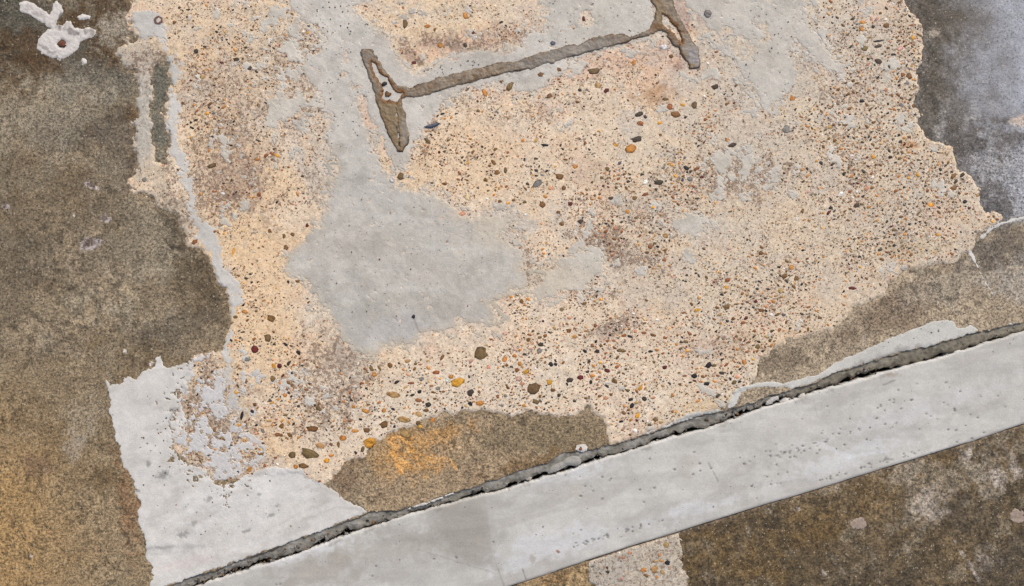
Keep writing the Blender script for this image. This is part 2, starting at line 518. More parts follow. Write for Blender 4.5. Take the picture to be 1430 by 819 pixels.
P_SLIVER = [(516, 716), (528, 712), (531, 716), (520, 722)]
P_SLIVER2 = [(556, 718), (575, 708), (600, 701), (622, 692), (633, 688), (637, 694), (630, 698), (600, 709), (572, 719), (558, 724)]
V_CR1 = [(1372, 330, 3), (1386, 318, 2.6), (1402, 311, 2), (1430, 304, 2.2), (1520, 290, 3), (1640, 250, 2)]
V_CR2 = [(1354, 352, 3), (1364, 370, 1.6), (1374, 392, 0.9), (1386, 410, 0.6)]
P_SPLASH = [(27, 5), (35, 1), (50, 6), (60, 14), (68, 19), (73, 14), (74, 5), (80, 2), (86, 8), (88, 17), (82, 25), (80, 34), (88, 36), (92, 28), (98, 30), (104, 38), (112, 41),
            (125, 37), (136, 42), (134, 50), (122, 56), (113, 58), (108, 66), (104, 74), (95, 79), (83, 84), (70, 80), (58, 75), (50, 68), (53, 57), (60, 47), (70, 40), (62, 34), (50, 27), (40, 21), (29, 16)]
P_SPL2 = [(108, 24), (114, 20), (126, 23), (127, 28), (118, 27), (110, 29)]
P_SPL3 = [(112, 86), (116, 80), (122, 84), (122, 90), (114, 92)]
P_LOW = [(822, 786), (826, 800), (830, 840), (880, 880), (950, 860), (958, 810), (956, 785), (950, 765), (952, 735), (820, 770)]

# ------------------------------------------------------------------ heights of the layers (mm)


def fade(X, Y):
    return 1 - sstep(0, 900, np.maximum(np.maximum(-X, X - 1430), np.maximum(-Y, Y - 819)))


def f_agg(X, Y):
    f = sdist(X, Y, P_AGG) + fbm(X, Y, 12, 4, 1, 0.65) * (4.2 + 5.0 * sstep(300, 220, X) * sstep(320, 280, Y))
    c = sdist(X, Y, P_COLUMN) + fbm(X, Y, 12, 4, 2, 0.7) * 6
    return np.minimum(np.minimum(f, -c), (jointU(X) - Y) - 1.0)


def base_z(X, Y):
    z = fbm(X, Y, 160, 3, 3) * 0.35 + fbm(X, Y, 9, 3, 4) * 0.16
    return z * fade(X, Y)


def agg_top(X, Y, f):
    return base_z(X, Y) + 1.7 * sstep(0, 5, f) * (1 - 0.8 * blob(X, Y, 290, 620, 130, 110, 0, rough=0, soft=0.6)) - 0.5 * sstep(0.6, 0, f) + fbm(X, Y, 5, 3, 5, 0.7) * 0.22


def ground_z(X, Y, f=None):
    f = f_agg(X, Y) if f is None else f
    return np.where(f > 0, agg_top(X, Y, f), base_z(X, Y))


# ------------------------------------------------------------------ FLOOR (upper slab)
def floor_colour(X, Y):
    c = np.ones(X.shape + (3,), np.float32) * tone(142, 126, 102)
    B = lambda *a, **k: blob(X, Y, *a, **k)
    big = fbm(X, Y, 170, 4, 11, 0.6); mid = fbm(X, Y, 45, 4, 12, 0.65); sm = fbm(X, Y, 14, 4, 13, 0.7)
    c = c * (1.03 + 0.14 * big + 0.20 * mid + 0.20 * sm)[..., None]
    pep = fbm(X, Y, 6.5, 3, 14, 0.8); pm = np.clip(0.55 + 0.9 * mid + 0.5 * big, 0.1, 1)
    c = mixc(c, 0.5 * sstep(0.0, 0.5, fbm(X, Y, 80, 5, 15, 0.65)), tone(112, 98, 76))
    c = mixc(c, 0.35 * sstep(0.1, 0.6, fbm(X, Y, 55, 5, 16, 0.65)), tone(160, 151, 132))
    c = mixc(c, 0.45 * sstep(0.15, 0.5, fbm(X, Y, 120, 6, 18, 0.7)), tone(100, 82, 56))
    c = mixc(c, 0.6 * sstep(0.35, 0.7, fbm(X, Y, 24, 4, 17, 0.7)), tone(92, 78, 58))
    # top left, dark with brown oil stains
    c = mixc(c, 0.65 * B(95, 20, 150, 85, 0, rough=0.9, size=70), tone(92, 82, 66))
    c = mixc(c, 0.8 * B(30, 20, 75, 55, 20, rough=0.7, size=40), tone(86, 82, 70))
    for a in ((60, 90, 60, 14, 10), (150, 70, 42, 24, 30), (155, 8, 30, 20, 0), (28, 62, 46, 16, 0), (186, 235, 10, 36, 0), (176, 165, 22, 10, -20), (20, 115, 26, 14, 0), (108, 25, 22, 12, 0), (190, 175, 12, 22, 0)):
        c = mixc(c, 0.72 * B(*a, rough=1.0, size=14), tone(84, 62, 36))
    c = mixc(c, 0.6 * B(110, 185, 75, 26, -5, rough=0.8, size=30), tone(86, 77, 66))
    c = mixc(c, 0.45 * B(150, 115, 60, 30, 0, rough=0.8, size=30), tone(122, 118, 106))
    c = mixc(c, 0.55 * B(165, 40, 22, 26, 40, rough=1.1, size=10), tone(176, 164, 146))
    c = mixc(c, 0.40 * B(60, 160, 70, 40, 0, rough=0.9, size=22), tone(160, 150, 130))
    # left middle
    c = mixc(c, 0.5 * B(20, 380, 60, 70, 0, rough=0.9, size=34), tone(104, 92, 74))
    c = mixc(c, 0.45 * B(225, 330, 60, 50, 0, rough=0.7, size=30), tone(152, 142, 122))
    c = mixc(c, 0.8 * B(248, 318, 18, 28, -35, rough=0.8, size=12), tone(86, 74, 56))
    c = mixc(c, 0.75 * B(285, 385, 26, 50, -12, rough=0.8, size=16), tone(98, 84, 64))
    c = mixc(c, 0.55 * B(235, 462, 60, 18, -12, rough=1.0, size=18), tone(92, 82, 68))
    c = mixc(c, 0.5 * B(72, 498, 14, 12, 0, rough=0.8, size=10), tone(98, 88, 74))
    c = mixc(c, 0.5 * B(200, 210, 60, 40, 0, rough=0.8, size=30), tone(116, 106, 92))
    c = mixc(c, 0.4 * B(120, 330, 90, 50, 0, rough=0.9, size=30), tone(112, 101, 84))
    # warmer towards the lower left, warm glow painted into the corner colour
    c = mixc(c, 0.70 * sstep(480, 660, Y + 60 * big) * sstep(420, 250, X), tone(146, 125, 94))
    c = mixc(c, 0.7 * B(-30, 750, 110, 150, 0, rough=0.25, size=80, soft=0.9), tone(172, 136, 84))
    c = mixc(c, 0.5 * B(50, 650, 28, 14, 0, rough=0.9, size=12), tone(108, 86, 70))
    c = mixc(c, 0.6 * B(148, 668, 24, 16, 0, rough=0.9, size=12), tone(104, 84, 56))
    c = mixc(c, 0.4 * B(120, 585, 30, 26, -45, rough=0.9, size=14), tone(184, 170, 146))
    c = mixc(c, 0.3 * B(108, 620, 14, 26, 20, rough=0.8, size=14), tone(186, 178, 166))
    c = mixc(c, 0.55 * B(178, 700, 12, 60, -8, rough=1.0, size=8), tone(138, 100, 68))
    c = mixc(c, 0.35 * B(90, 540, 130, 60, 0, rough=0.9, size=36), tone(128, 108, 78))
    # pocket above the joint
    p = B(650, 645, 210, 80, -12, rough=0.2)
    c = mixc(c, p, tone(160, 138, 109) * (1 + 0.1 * mid + 0.15 * sm)[..., None])
    c = mixc(c, 0.85 * B(765, 610, 105, 34, -5, rough=0.7, size=24), tone(130, 114, 88))
    c = mixc(c, 0.6 * B(745, 650, 60, 16, -18, rough=0.9, size=14), tone(112, 84, 48))
    c = mixc(c, 0.7 * B(482, 668, 16, 26, 20, rough=0.7, size=12), tone(122, 100, 78))
    st = np.maximum(B(566, 628, 30, 24, 35, rough=0.9, size=11, soft=0.5), 0.6 * B(590, 648, 46, 9, 5, rough=0.9, size=11, soft=0.4)) * sstep(-0.45, 0.25, fbm((X + Y) * 0.5, (Y - X) * 1.3, 7, 4, 20, 0.75))
    c = mixc(c, 0.45 * B(560, 625, 60, 34, -10, rough=0.5, size=20), tone(186, 142, 84))
    c = mixc(c, 0.85 * st, tone(232, 168, 86))
    c = mixc(c, 0.3 * B(618, 604, 45, 9, -15, rough=1.2, size=10), tone(206, 150, 78))
    # right: brown grey pocket, dark band, bluish sky reflection painted into the colour
    r = sstep(1000, 1060, X) * sstep(300, 330, Y)
    c = mixc(c, r, tone(164, 147, 123) * (1 + 0.1 * mid + 0.17 * sm)[..., None])
    c = mixc(c, 0.75 * B(1250, 430, 75, 26, -25, rough=0.8, size=20) * r, tone(124, 106, 86))
    c = mixc(c, 0.7 * B(1090, 505, 40, 12, -15, rough=0.9, size=12) * r, tone(118, 104, 86))
    c = mixc(c, 0.6 * B(1330, 400, 50, 30, -15, rough=0.8, size=20), tone(160, 148, 130))
    c = mixc(c, 0.75 * B(1400, 345, 46, 26, -10, rough=0.8, size=16), tone(92, 84, 76))
    c = mixc(c, 0.55 * B(1425, 395, 40, 30, 0, rough=0.7, size=20), tone(158, 152, 144))
    c = mixc(c, 0.8 * B(1390, 370, 22, 9, -10, rough=1.0, size=8), tone(98, 86, 74))
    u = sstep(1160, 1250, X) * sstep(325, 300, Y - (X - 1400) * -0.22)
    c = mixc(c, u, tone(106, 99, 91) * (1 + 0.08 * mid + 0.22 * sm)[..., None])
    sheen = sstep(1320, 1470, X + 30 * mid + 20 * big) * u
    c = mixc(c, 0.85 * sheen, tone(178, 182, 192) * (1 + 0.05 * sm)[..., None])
    c = mixc(c, 0.5 * B(1402, 240, 46, 64, -25, rough=1.4, size=14) * u, tone(164, 161, 160))
    c = mixc(c, 0.7 * B(1355, 200, 60, 22, -10, rough=1.2, size=12) * u, tone(82, 74, 68))
    c = mixc(c, 0.55 * B(1300, 25, 45, 36, 40, rough=0.9, size=16) * u, tone(76, 66, 50))
    c = mixc(c, 0.6 * B(1302, 160, 24, 16, 0, rough=1.0, size=9) * u, tone(134, 128, 120))
    c = mixc(c, 0.75 * B(1300, 125, 12, 60, 5, rough=0.8, size=12) * u, tone(88, 80, 68))
    c = mixc(c, 0.75 * B(1385, 280, 20, 36, -50, rough=0.8, size=12) * u, tone(86, 80, 76))
    c = mixc(c, 0.5 * B(1303, 47, 9, 6, 0, rough=0.8, size=5), tone(190, 176, 158))
    c = mixc(c, 0.8 * B(1424, 168, 9, 6, 0, rough=0.8, size=5), tone(206, 186, 166))
    c = mixc(c, 0.7 * B(1314, 190, 6, 24, 5, rough=1.3, size=5), tone(160, 156, 152))
    # grey column left of the vein and its pale side
    c = mixc(c, B(224, 152, 20, 82, 2, rough=0.3, size=14), tone(112, 108, 94) * (1 + 0.2 * sm)[..., None])
    # pale haze next to the peeled edges
    fa = f_agg(X, Y)
    c = mixc(c, 0.45 * sstep(-7, 0, fa + 3 * sm) * (X < 1000), tone(150, 128, 100))
    # small old drips
    for (x, y, rx, ry, a) in ((125, 341, 15, 8, -15), (148, 306, 6, 5, 0), (128, 260, 11, 3, 25), (8, 288, 5, 4, 0)):
        ring = B(x, y, rx, ry, a, rough=0.4, size=5, soft=0.2)
        inn = B(x - 1, y - 1, rx * 0.75, ry * 0.7, a, rough=0.4, size=5, soft=0.2)
        c = mixc(c, 0.8 * ring, tone(188, 176, 172))
        c = mixc(c, 0.9 * inn, tone(102, 86, 76))
    for (x, y, rr) in ((174, 491, 2.5), (209, 509, 2.5), (212, 507, 1.5), (43, 776, 2), (103, 301, 2)):
        c = mixc(c, B(x, y, rr, rr, 0, rough=0.2, size=3, soft=0.3), tone(226, 218, 206))
    c = mixc(c, 0.75 * B(207, 509, 8, 4, 0, rough=0.4, size=4, soft=0.3) * (X < 208), tone(92, 66, 46))
    # pale scratches on the right
    for (x, y, rx, ry, a) in ((1402, 384, 1.2, 40, -30), (1206, 473, 3, 9, 5), (1330, 430, 1, 20, -50)):
        c = mixc(c, 0.25 * B(x, y, rx, ry, a, rough=0.8, size=6, soft=0.4), tone(186, 180, 172))
    pm = pm * (1 - 0.75 * sstep(1260, 1380, X) * sstep(230, 150, Y))
    c = c * (1 - 0.5 * pm * sstep(0.12, 0.55, pep) + 0.2 * pm * sstep(0.1, 0.6, -pep))[..., None]
    return np.clip(c, 0.01, 0.9)


X, Y = grid(1.9, far=True)
fU = (jointU(X) - Y) + fbm(X, Y, 14, 4, 21, 0.65) * 2.8 * fade(X, Y) + fbm(X, Y, 60, 2, 22) * 1.0 * fade(X, Y)
fa = f_agg(X, Y)
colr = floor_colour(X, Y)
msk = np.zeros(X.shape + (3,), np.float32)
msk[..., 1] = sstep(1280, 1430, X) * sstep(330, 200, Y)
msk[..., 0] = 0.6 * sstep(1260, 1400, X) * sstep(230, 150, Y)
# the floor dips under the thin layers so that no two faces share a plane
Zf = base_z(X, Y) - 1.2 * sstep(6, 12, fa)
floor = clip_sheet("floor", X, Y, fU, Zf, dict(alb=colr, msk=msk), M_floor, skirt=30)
tag(floor, "grey brown stained concrete floor slab above the joint", kind='structure')

# ------------------------------------------------------------------ EXPOSED AGGREGATE
X, Y = grid(1.5)
F = f_agg(X, Y)
B = lambda *a, **k: blob(X, Y, *a, **k)
big = fbm(X, Y, 140, 4, 31, 0.6); mid = fbm(X, Y, 34, 4, 32, 0.65); sm = fbm(X, Y, 9, 4, 33, 0.7)
c = np.ones(X.shape + (3,), np.float32) * tone(233, 211, 184)
c = c * (1 + 0.07 * big + 0.09 * mid + 0.10 * sm)[..., None]
c = mixc(c, 0.75 * sstep(820, 1050, X + 90 * mid + 60 * big), tone(212, 198, 176) * (1 + 0.08 * sm)[..., None])
c = mixc(c, 0.5 * sstep(0.0, 0.6, fbm(X, Y, 70, 5, 34, 0.65)), tone(226, 192, 152))
c = mixc(c, 0.4 * sstep(0.1, 0.6, fbm(X, Y, 36, 5, 37, 0.7)), tone(214, 176, 152))
c = mixc(c, 0.45 * sstep(0.1, 0.6, fbm(X, Y, 48, 5, 35, 0.7)) * sstep(470, 380, Y), tone(190, 168, 144))
c = mixc(c, 0.75 * B(355, 380, 60, 230, -8, rough=0.6, size=60), tone(230, 196, 152))
c = mixc(c, 0.6 * B(330, 60, 110, 90, 0, rough=0.7, size=50), tone(226, 194, 152))
c = mixc(c, 0.65 * B(620, 230, 130, 50, 0, rough=0.6, size=40), tone(232, 200, 160))
c = mixc(c, 0.6 * B(640, 40, 110, 42, 0, rough=0.7, size=30), tone(228, 198, 158))
c = mixc(c, 0.5 * B(1100, 300, 280, 170, 0, rough=0.6, size=80), tone(214, 197, 172))
c = mixc(c, 0.5 * B(640, 560, 260, 55, -5, rough=0.5, size=50), tone(222, 210, 190))
for a in ((830, 92, 85, 12, -15), (920, 92, 46, 26, 0), (620, 76, 44, 12, 10), (650, 60, 50, 10, 0), (740, 55, 30, 18, 0), (520, 160, 14, 40, -20), (575, 165, 12, 22, 0), (640, 299, 14, 6, 0), (950, 10, 8, 26, -30)):
    c = mixc(c, 0.5 * B(*a, rough=0.9, size=14), tone(222, 174, 146))
c = mixc(c, 0.75 * B(919, 132, 26, 13, -6, rough=0.7, size=8), tone(176, 128, 84))
c = mixc(c, 0.85 * B(1269, 203, 11, 6, 0, rough=0.7, size=5), tone(196, 132, 78))
c = mixc(c, 0.4 * B(1000, 565, 60, 12, -15, rough=0.8, size=12), tone(198, 168, 116))
c = mixc(c, 0.5 * B(1290, 345, 60, 12, -8, rough=0.9, size=12), tone(176, 158, 124))
# crumbly pale side of the grey column, upper left
c = mixc(c, 0.9 * B(199, 160, 18, 78, 2, rough=0.3, size=12), tone(152, 144, 124) * (1 + 0.35 * sm + 0.2 * mid)[..., None])
c = mixc(c, 0.85 * B(190, 82, 40, 24, 0, rough=0.7, size=12), tone(180, 162, 134) * (1 + 0.3 * sm)[..., None])
c = mixc(c, 0.8 * B(215, 240, 22, 30, 0, rough=0.7, size=12), tone(198, 182, 158))
c = mixc(c, 0.9 * B(228, 300, 40, 26, 30, rough=0.6, size=14), tone(168, 158, 138))
# lower left lace zone is white on brown
c = mixc(c, 0.8 * B(295, 570, 45, 90, -10, rough=0.5, size=20), tone(206, 186, 158))
# dirt
dirt = np.clip(0.16 + 0.55 * mid + 0.35 * sm + 0.3 * big, 0, 0.8) * (1 - 0.55 * sstep(400, 470, Y))
for a, s in (((322, 210, 60, 80, -10), 0.9), ((300, 265, 40, 45, 0), 1.0), ((300, 110, 60, 40, 0), 0.7), ((420, 110, 45, 80, 20), 0.8), ((395, 75, 20, 30, 0), 0.8),
             ((460, 545, 50, 62, 0), 1.0), ((490, 510, 24, 24, 0), 0.9), ((850, 340, 60, 22, 30), 1.1), ((735, 380, 30, 26, 0), 0.9), ((890, 300, 70, 28, 20), 0.7),
             ((580, 80, 26, 8, 50), 1.1), ((650, 62, 60, 9, 10), 1.0), ((700, 55, 40, 10, -5), 0.8), ((780, 150, 70, 16, -10), 0.6), ((1030, 245, 60, 30, 0), 1.0),
             ((1200, 100, 55, 30, 0), 0.6), ((1180, 130, 40, 20, 0), 0.7), ((855, 455, 40, 14, -25), 1.0), ((1010, 480, 50, 20, 0), 0.7), ((292, 590, 55, 75, -15), 1.0), ((1110, 370, 60, 20, 0), 0.4),
             ((870, 90, 60, 20, -15), 0.5), ((830, 410, 26, 12, 0), 0.9), ((240, 300, 30, 40, 0), 0.8), ((210, 90, 30, 20, 0), 1.0), ((1230, 270, 200, 100, 0), 0.35), ((930, 415, 90, 20, 0), 0.3), ((640, 130, 50, 14, 0), 0.6), ((440, 260, 20, 30, 0), 0.7)):
    dirt = np.maximum(dirt, s * B(*a, rough=0.8, size=16))
for a, s, t in (((648, 72, 60, 8, 8), 0.6, (150, 126, 116)), ((602, 176, 18, 6, 10), 0.7, (120, 108, 104)), ((575, 82, 20, 8, 50), 0.6, (140, 112, 100)), ((700, 48, 34, 12, 0), 0.5, (176, 146, 130)), ((635, 60, 6, 14, -35), 0.6, (110, 96, 90)),
                ((330, 225, 34, 46, -15), 0.45, (168, 138, 118)), ((325, 270, 26, 22, 0), 0.6, (140, 106, 90)), ((350, 250, 12, 40, -20), 0.6, (142, 110, 92)), ((300, 120, 40, 26, 0), 0.3, (160, 138, 122)), ((480, 505, 26, 14, 30), 0.6, (138, 118, 108)), ((492, 545, 10, 26, 0), 0.5, (150, 128, 116)),
                ((842, 340, 34, 12, 30), 0.55, (158, 130, 112)), ((955, 18, 10, 22, -30), 0.8, (150, 92, 74)), ((945, 88, 8, 10, 0), 0.6, (130, 80, 70)), ((1055, 245, 20, 20, 0), 0.4, (160, 138, 124)), ((300, 600, 44, 70, -15), 0.55, (158, 134, 116)), ((860, 458, 30, 8, -25), 0.5, (150, 126, 116)), ((1010, 480, 30, 10, 0), 0.3, (160, 138, 126)), ((460, 250, 12, 20, 0), 0.3, (160, 140, 116)), ((405, 62, 14, 22, 0), 0.45, (172, 150, 126)), ((460, 100, 12, 26, 0), 0.4, (182, 156, 132))):
    c = mixc(c, s * B(*a, rough=1.3, size=9), tone(*t))
# grey haze of thin cement
haze = np.zeros(X.shape)
for a, s in (((690, 320, 40, 26, 0), 0.9), ((850, 382, 60, 26, 0), 0.5), ((905, 365, 60, 14, 0), 0.6), ((985, 320, 60, 22, 0), 0.5), ((400, 100, 80, 110, 20), 0.45),
             ((1050, 200, 40, 60, 0), 0.5), ((1060, 60, 110, 90, 0), 0.7), ((1150, 240, 26, 20, 0), 0.6), ((930, 215, 30, 10, 0), 0.7), ((1230, 310, 60, 20, 0), 0.3), ((450, 225, 26, 40, 0), 0.8), ((300, 30, 60, 30, 0), 0.2),
             ((1230, 90, 20, 30, 0), 0.4), ((740, 30, 60, 34, 0), 0.4), ((640, 16, 70, 12, 0), 0.35), ((480, 480, 60, 20, 40), 0.5), ((360, 655, 60, 12, 0), 0.6), ((650, 470, 60, 10, -5), 0.3), ((855, 565, 20, 8, 0), 0.3)):
    haze = np.maximum(haze, s * B(*a, rough=0.9, size=20))
haze = np.maximum(haze, 0.75 * B(188, 84, 34, 22, 0, rough=0.5, size=12))
haze = np.maximum(haze, 0.95 * B(199, 160, 18, 82, 2, rough=0.3, size=12))
haze = np.maximum(haze, 0.55 * sstep(0.15, 0.55, fbm(X, Y, 40, 5, 36, 0.7)) * (sstep(480, 400, Y) * sstep(640, 800, X) + sstep(250, 150, Y) * sstep(560, 460, X)))
haze = np.maximum(haze, 0.55 * sstep(-9, 0, sdist(X, Y, P_MID) + 3 * mid))
c = mixc(c, 0.75 * haze, tone(194, 188, 178))
c = mixc(c, 0.28 * np.clip(dirt, 0, 1), tone(186, 166, 146))
# stone density
dens = 0.95 + 0.35 * big
for a, s in (((700, 560, 260, 80, -5), 1.5), ((400, 600, 70, 80, 0), 1.4), ((1230, 90, 60, 80, 0), 1.2), ((840, 500, 180, 60, -10), 1.6), ((800, 260, 120, 40, 0), 1.2), ((1250, 300, 120, 60, 0), 1.1), ((1080, 420, 160, 60, -15), 1.35)):
    dens = np.maximum(dens, s * B(*a, rough=0.4, size=40))
dens *= (1 - 0.5 * haze) * np.clip(0.95 + 0.7 * mid + 0.4 * big, 0.35, 1.6)
dens[(X < 262) & (Y > 60)] *= 0.35
DENS_X, DENS_Y, DENS = X, Y, dens
msk = np.stack([dens, dirt, haze], -1)
agg = clip_sheet("aggregate_patch", X, Y, F, agg_top(X, Y, F), dict(alb=np.clip(c, 0.01, 0.9), msk=msk), M_aggr, skirt=0.6)
tag(agg, "large worn cream patch of exposed aggregate full of pebbles, above the long joint", "aggregate patch")

# ------------------------------------------------------------------ SKIM CEMENT
fine = fbm(X, Y, 10, 4, 41, 0.7); fine2 = fbm(X, Y, 5, 3, 42, 0.75); fmid = fbm(X, Y, 26, 4, 43, 0.65)
Zg = np.where(F > 0, agg_top(X, Y, F), base_z(X, Y))
gap_lim = (jointU(X) - Y) + fine * 2.4 - 0.3
raw = {}
raw['mid'] = sdist(X, Y, P_MID) + fine * 4.5 + fmid * 3.5 + fine2 * 3.2
# the left flank of the middle patch breaks up
flank = B(440, 150, 40, 110, 0, rough=0.2)
raw['mid'] = raw['mid'] - flank * sstep(26, 4, raw['mid']) * (10 + 20 * fine)
raw['right'] = sdist(X, Y, P_RIGHT) + fine * 8 + fmid * 4 + fine2 * 3
raw['isle'] = sdist(X, Y, P_ISLE) + fine * 8 + fine2 * 3
raw['topr'] = sdist(X, Y, P_TOPR) + 2 + fine * 6 + fmid * 4 + fine2 * 2
raw['belowbr'] = sdist(X, Y, P_BELOWBR) + fine * 5 + fine2 * 2
raw['midr'] = sdist(X, Y, P_MIDR) + fine * 9 + fine2 * 4
cor = sdist(X, Y, P_CORNER) + fine * 3 + fmid * 1.2 + fine2 * 1.2
raw['corner'] = np.minimum(cor, gap_lim)
raw['topl'] = sdist(X, Y, P_TOPL) + fine * 4 + fine2 * 2
raw['vein'] = np.minimum(vein(X, Y, V_LEFT) + fine * 6.5 + fine2 * 2.5, F - 1 + 0 * F)
raw['jr'] = np.minimum(sdist(X, Y, P_JR) + fine * 2.2, gap_lim)
raw['jm'] = np.minimum(sdist(X, Y, P_JM) + fine * 2.2, gap_lim)
raw['sl2'] = np.minimum(sdist(X, Y, P_SLIVER2) + fine * 1.2, gap_lim + 1)
raw['cr1'] = vein(X, Y, V_CR1) + fine * 1.8
raw['cr2'] = vein(X, Y, V_CR2) + fine * 1.8
# remnants
rem = np.full(X.shape, -1.0)
dn = np.zeros(X.shape)
for a, s in (((410, 60, 70, 80, 0), 0.9), ((415, 150, 50, 60, 0), 0.92), ((380, 110, 30, 60, 0), 0.8), ((305, 195, 14, 26, -20), 1.15), ((330, 290, 26, 26, 0), 0.7), ((345, 230, 30, 80, 0), 0.35), ((290, 60, 50, 50, 0), 0.28), ((265, 110, 30, 30, 0), 0.4),
             ((415, 535, 26, 26, 0), 0.9), ((440, 558, 26, 16, 0), 0.85), ((490, 520, 20, 20, 0), 0.7), ((462, 573, 10, 9, 0), 1.3), ((290, 585, 70, 90, -10), 0.88), ((305, 640, 40, 30, 0), 0.9),
             ((1030, 245, 60, 36, 0), 0.7), ((1160, 225, 12, 22, 0), 1.0), ((1186, 165, 22, 14, 10), 0.95), ((1265, 172, 16, 14, 0), 1.1), ((1306, 206, 16, 9, 0), 1.1), ((1192, 219, 9, 9, 0), 0.9), ((1137, 220, 12, 9, 0), 0.8),
             ((1312, 255, 12, 9, 0), 0.9), ((1322, 270, 18, 6, 0), 1.0), ((1247, 376, 16, 8, -15), 1.05), ((1205, 373, 8, 6, 0), 0.9), ((1100, 275, 12, 8, 0), 0.8), ((1240, 100, 12, 20, 20), 0.8), ((1200, 60, 9, 16, 0), 0.8), ((1175, 105, 12, 8, 0), 0.9),
             ((812, 320, 14, 18, 30), 1.0), ((775, 303, 10, 8, 0), 0.9), ((862, 282, 9, 8, 0), 1.1), ((915, 288, 9, 9, 0), 1.0), ((830, 290, 12, 10, 0), 0.9), ((930, 335, 20, 8, 0), 0.9), ((772, 155, 10, 12, 0), 1.0), ((790, 175, 12, 8, 0), 0.9),
             ((722, 335, 12, 26, 0), 0.9), ((725, 375, 14, 20, 0), 0.8), ((878, 185, 12, 10, 0), 0.9), ((922, 153, 9, 7, 0), 0.9), ((960, 360, 16, 8, 0), 0.8), ((895, 380, 8, 6, 0), 1.0), ((985, 488, 14, 6, 0), 1.0), ((990, 545, 16, 8, 40), 1.1), ((860, 540, 14, 7, 0), 0.8), ((1000, 560, 12, 8, 0), 0.9),
             ((905, 592, 5, 14, -20), 1.1), ((1110, 450, 14, 10, 0), 0.6), ((1080, 470, 12, 6, 0), 0.7), ((395, 690 - 20, 1, 1, 0), 0), ((660, 50, 26, 8, 0), 0.8), ((570, 20, 26, 8, 0), 0.6), ((545, 12, 20, 10, 0), 0.7), ((630, 20, 40, 10, 0), 0.55), ((725, 110, 26, 14, 0), 0.8), ((800, 95, 14, 8, 0), 1.0), ((878, 70, 20, 8, -10), 1.15), ((905, 60, 12, 8, 0), 1.0),
             ((560, 150, 10, 12, 0), 0.9), ((620, 150, 20, 10, -20), 1.05), ((1205, 8, 20, 12, 0), 0.7), ((1060, 190, 50, 50, 0), 0.4), ((1150, 460, 9, 6, 0), 0.5), ((1206, 440, 10, 6, 0), 0.8), ((385, 20, 40, 30, 0), 0.55)):
    if s: dn = np.maximum(dn, s * B(*a, rough=0.5, size=12))
for k_ in ('mid', 'right', 'isle', 'topr', 'midr'):
    dn = np.maximum(dn, 0.68 * sstep(-26, -2, raw[k_]) * (raw[k_] < 1))
nz = fbm(X, Y, 13, 5, 44, 0.75)
remf = (nz * 1.25 + dn * 1.0 - 0.86 - 0.6 * (dn < 0.02)) * 9
remf = np.minimum(remf, F - 2)

order = ['mid', 'right', 'isle', 'topr', 'belowbr', 'midr', 'corner', 'topl', 'vein', 'jr', 'jm', 'sl2', 'cr1', 'cr2']
taken = np.full(X.shape, -60.0)
excl = {}
for k in order:
    excl[k] = np.minimum(raw[k], -taken - 0.8)
    taken = np.maximum(taken, raw[k])
pin = fbm(X, Y, 4.2, 3, 47, 0.7)
def crumble(f, reach):
    return np.minimum(f, (0.30 - pin) * 5 + np.maximum(f, 0) * (5.0 / reach))
# worn holes inside the patches
hole_m = fbm(X, Y, 13, 4, 45, 0.7)
holes = np.zeros(X.shape)
for a, s in (((1055, 60, 26, 30, 50), 0.6), ((1035, 70, 12, 26, -40), 0.95), ((1010, 45, 8, 12, 0), 0.9), ((1120, 90, 14, 20, 0), 0.8), ((820, 25, 9, 14, 0), 0.85), ((795, 40, 14, 5, -20), 0.8), ((480, 80, 8, 22, 0), 0.95), ((490, 60, 22, 5, 0), 0.8), ((300, 600, 45, 60, 0), 0.8), ((252, 640, 18, 10, 0), 0.9),
             ((510, 155, 8, 26, -15), 0.85), ((522, 200, 10, 14, 0), 0.95), ((755, 30, 14, 20, 0), 0.7), ((500, 130, 14, 20, 0), 0.5), ((675, 445, 10, 4, 0), 0.7), ((640, 448, 6, 5, 0), 0.9), ((870, 65, 20, 5, 0), 0.6), ((1025, 225, 8, 10, 0), 1.0)):
    holes = np.maximum(holes, s * B(*a, rough=0.5, size=10))
holef = (1.02 - holes * 1.25 - hole_m * 0.75) * 8


def skim_z(f, h=0.3, e=2.0):
    return Zg + 0.05 + h * sstep(0, e, f) + fmid * 0.12 - 0.25 * sstep(0.4, 0, f)


def skim_colour(base, amp=1.0):
    return np.clip(base * (1 + amp * (0.06 * big + 0.10 * mid + 0.06 * sm))[..., None], 0.01, 0.9)


grey = np.ones(X.shape + (3,), np.float32) * tone(203, 197, 187)
grey = mixc(grey, 0.5 * B(600, 350, 120, 90, 20, rough=0.7, size=60), tone(190, 184, 174))
grey = mixc(grey, 0.6 * B(520, 250, 60, 50, 0, rough=0.7, size=30), tone(194, 189, 181))
grey = mixc(grey, 0.7 * B(460, 225, 22, 30, 0, rough=0.8, size=14), tone(170, 163, 150))
grey = mixc(grey, 0.6 * B(690, 320, 46, 26, 0, rough=0.8, size=16), tone(198, 184, 164))
grey = mixc(grey, 0.45 * sstep(0.0, 0.6, fbm(X, Y, 50, 4, 46, 0.65)), tone(184, 176, 163))
grey = mixc(grey, 0.55 * B(830, 30, 80, 36, -15, rough=0.6, size=30), tone(198, 192, 180))
grey = mixc(grey, 0.5 * B(480, 440, 60, 60, 0, rough=0.8, size=30), tone(172, 168, 160))
grey = mixc(grey, 0.5 * B(560, 465, 40, 20, 0, rough=0.8, size=20), tone(196, 192, 188))
grey = mixc(grey, 0.5 * B(1060, 60, 110, 110, 0, rough=0.6, size=40), tone(192, 190, 185))
grey = mixc(grey, 0.35 * sstep(0.1, 0.6, fbm(X, Y, 22, 4, 48, 0.7)), tone(172, 165, 154))
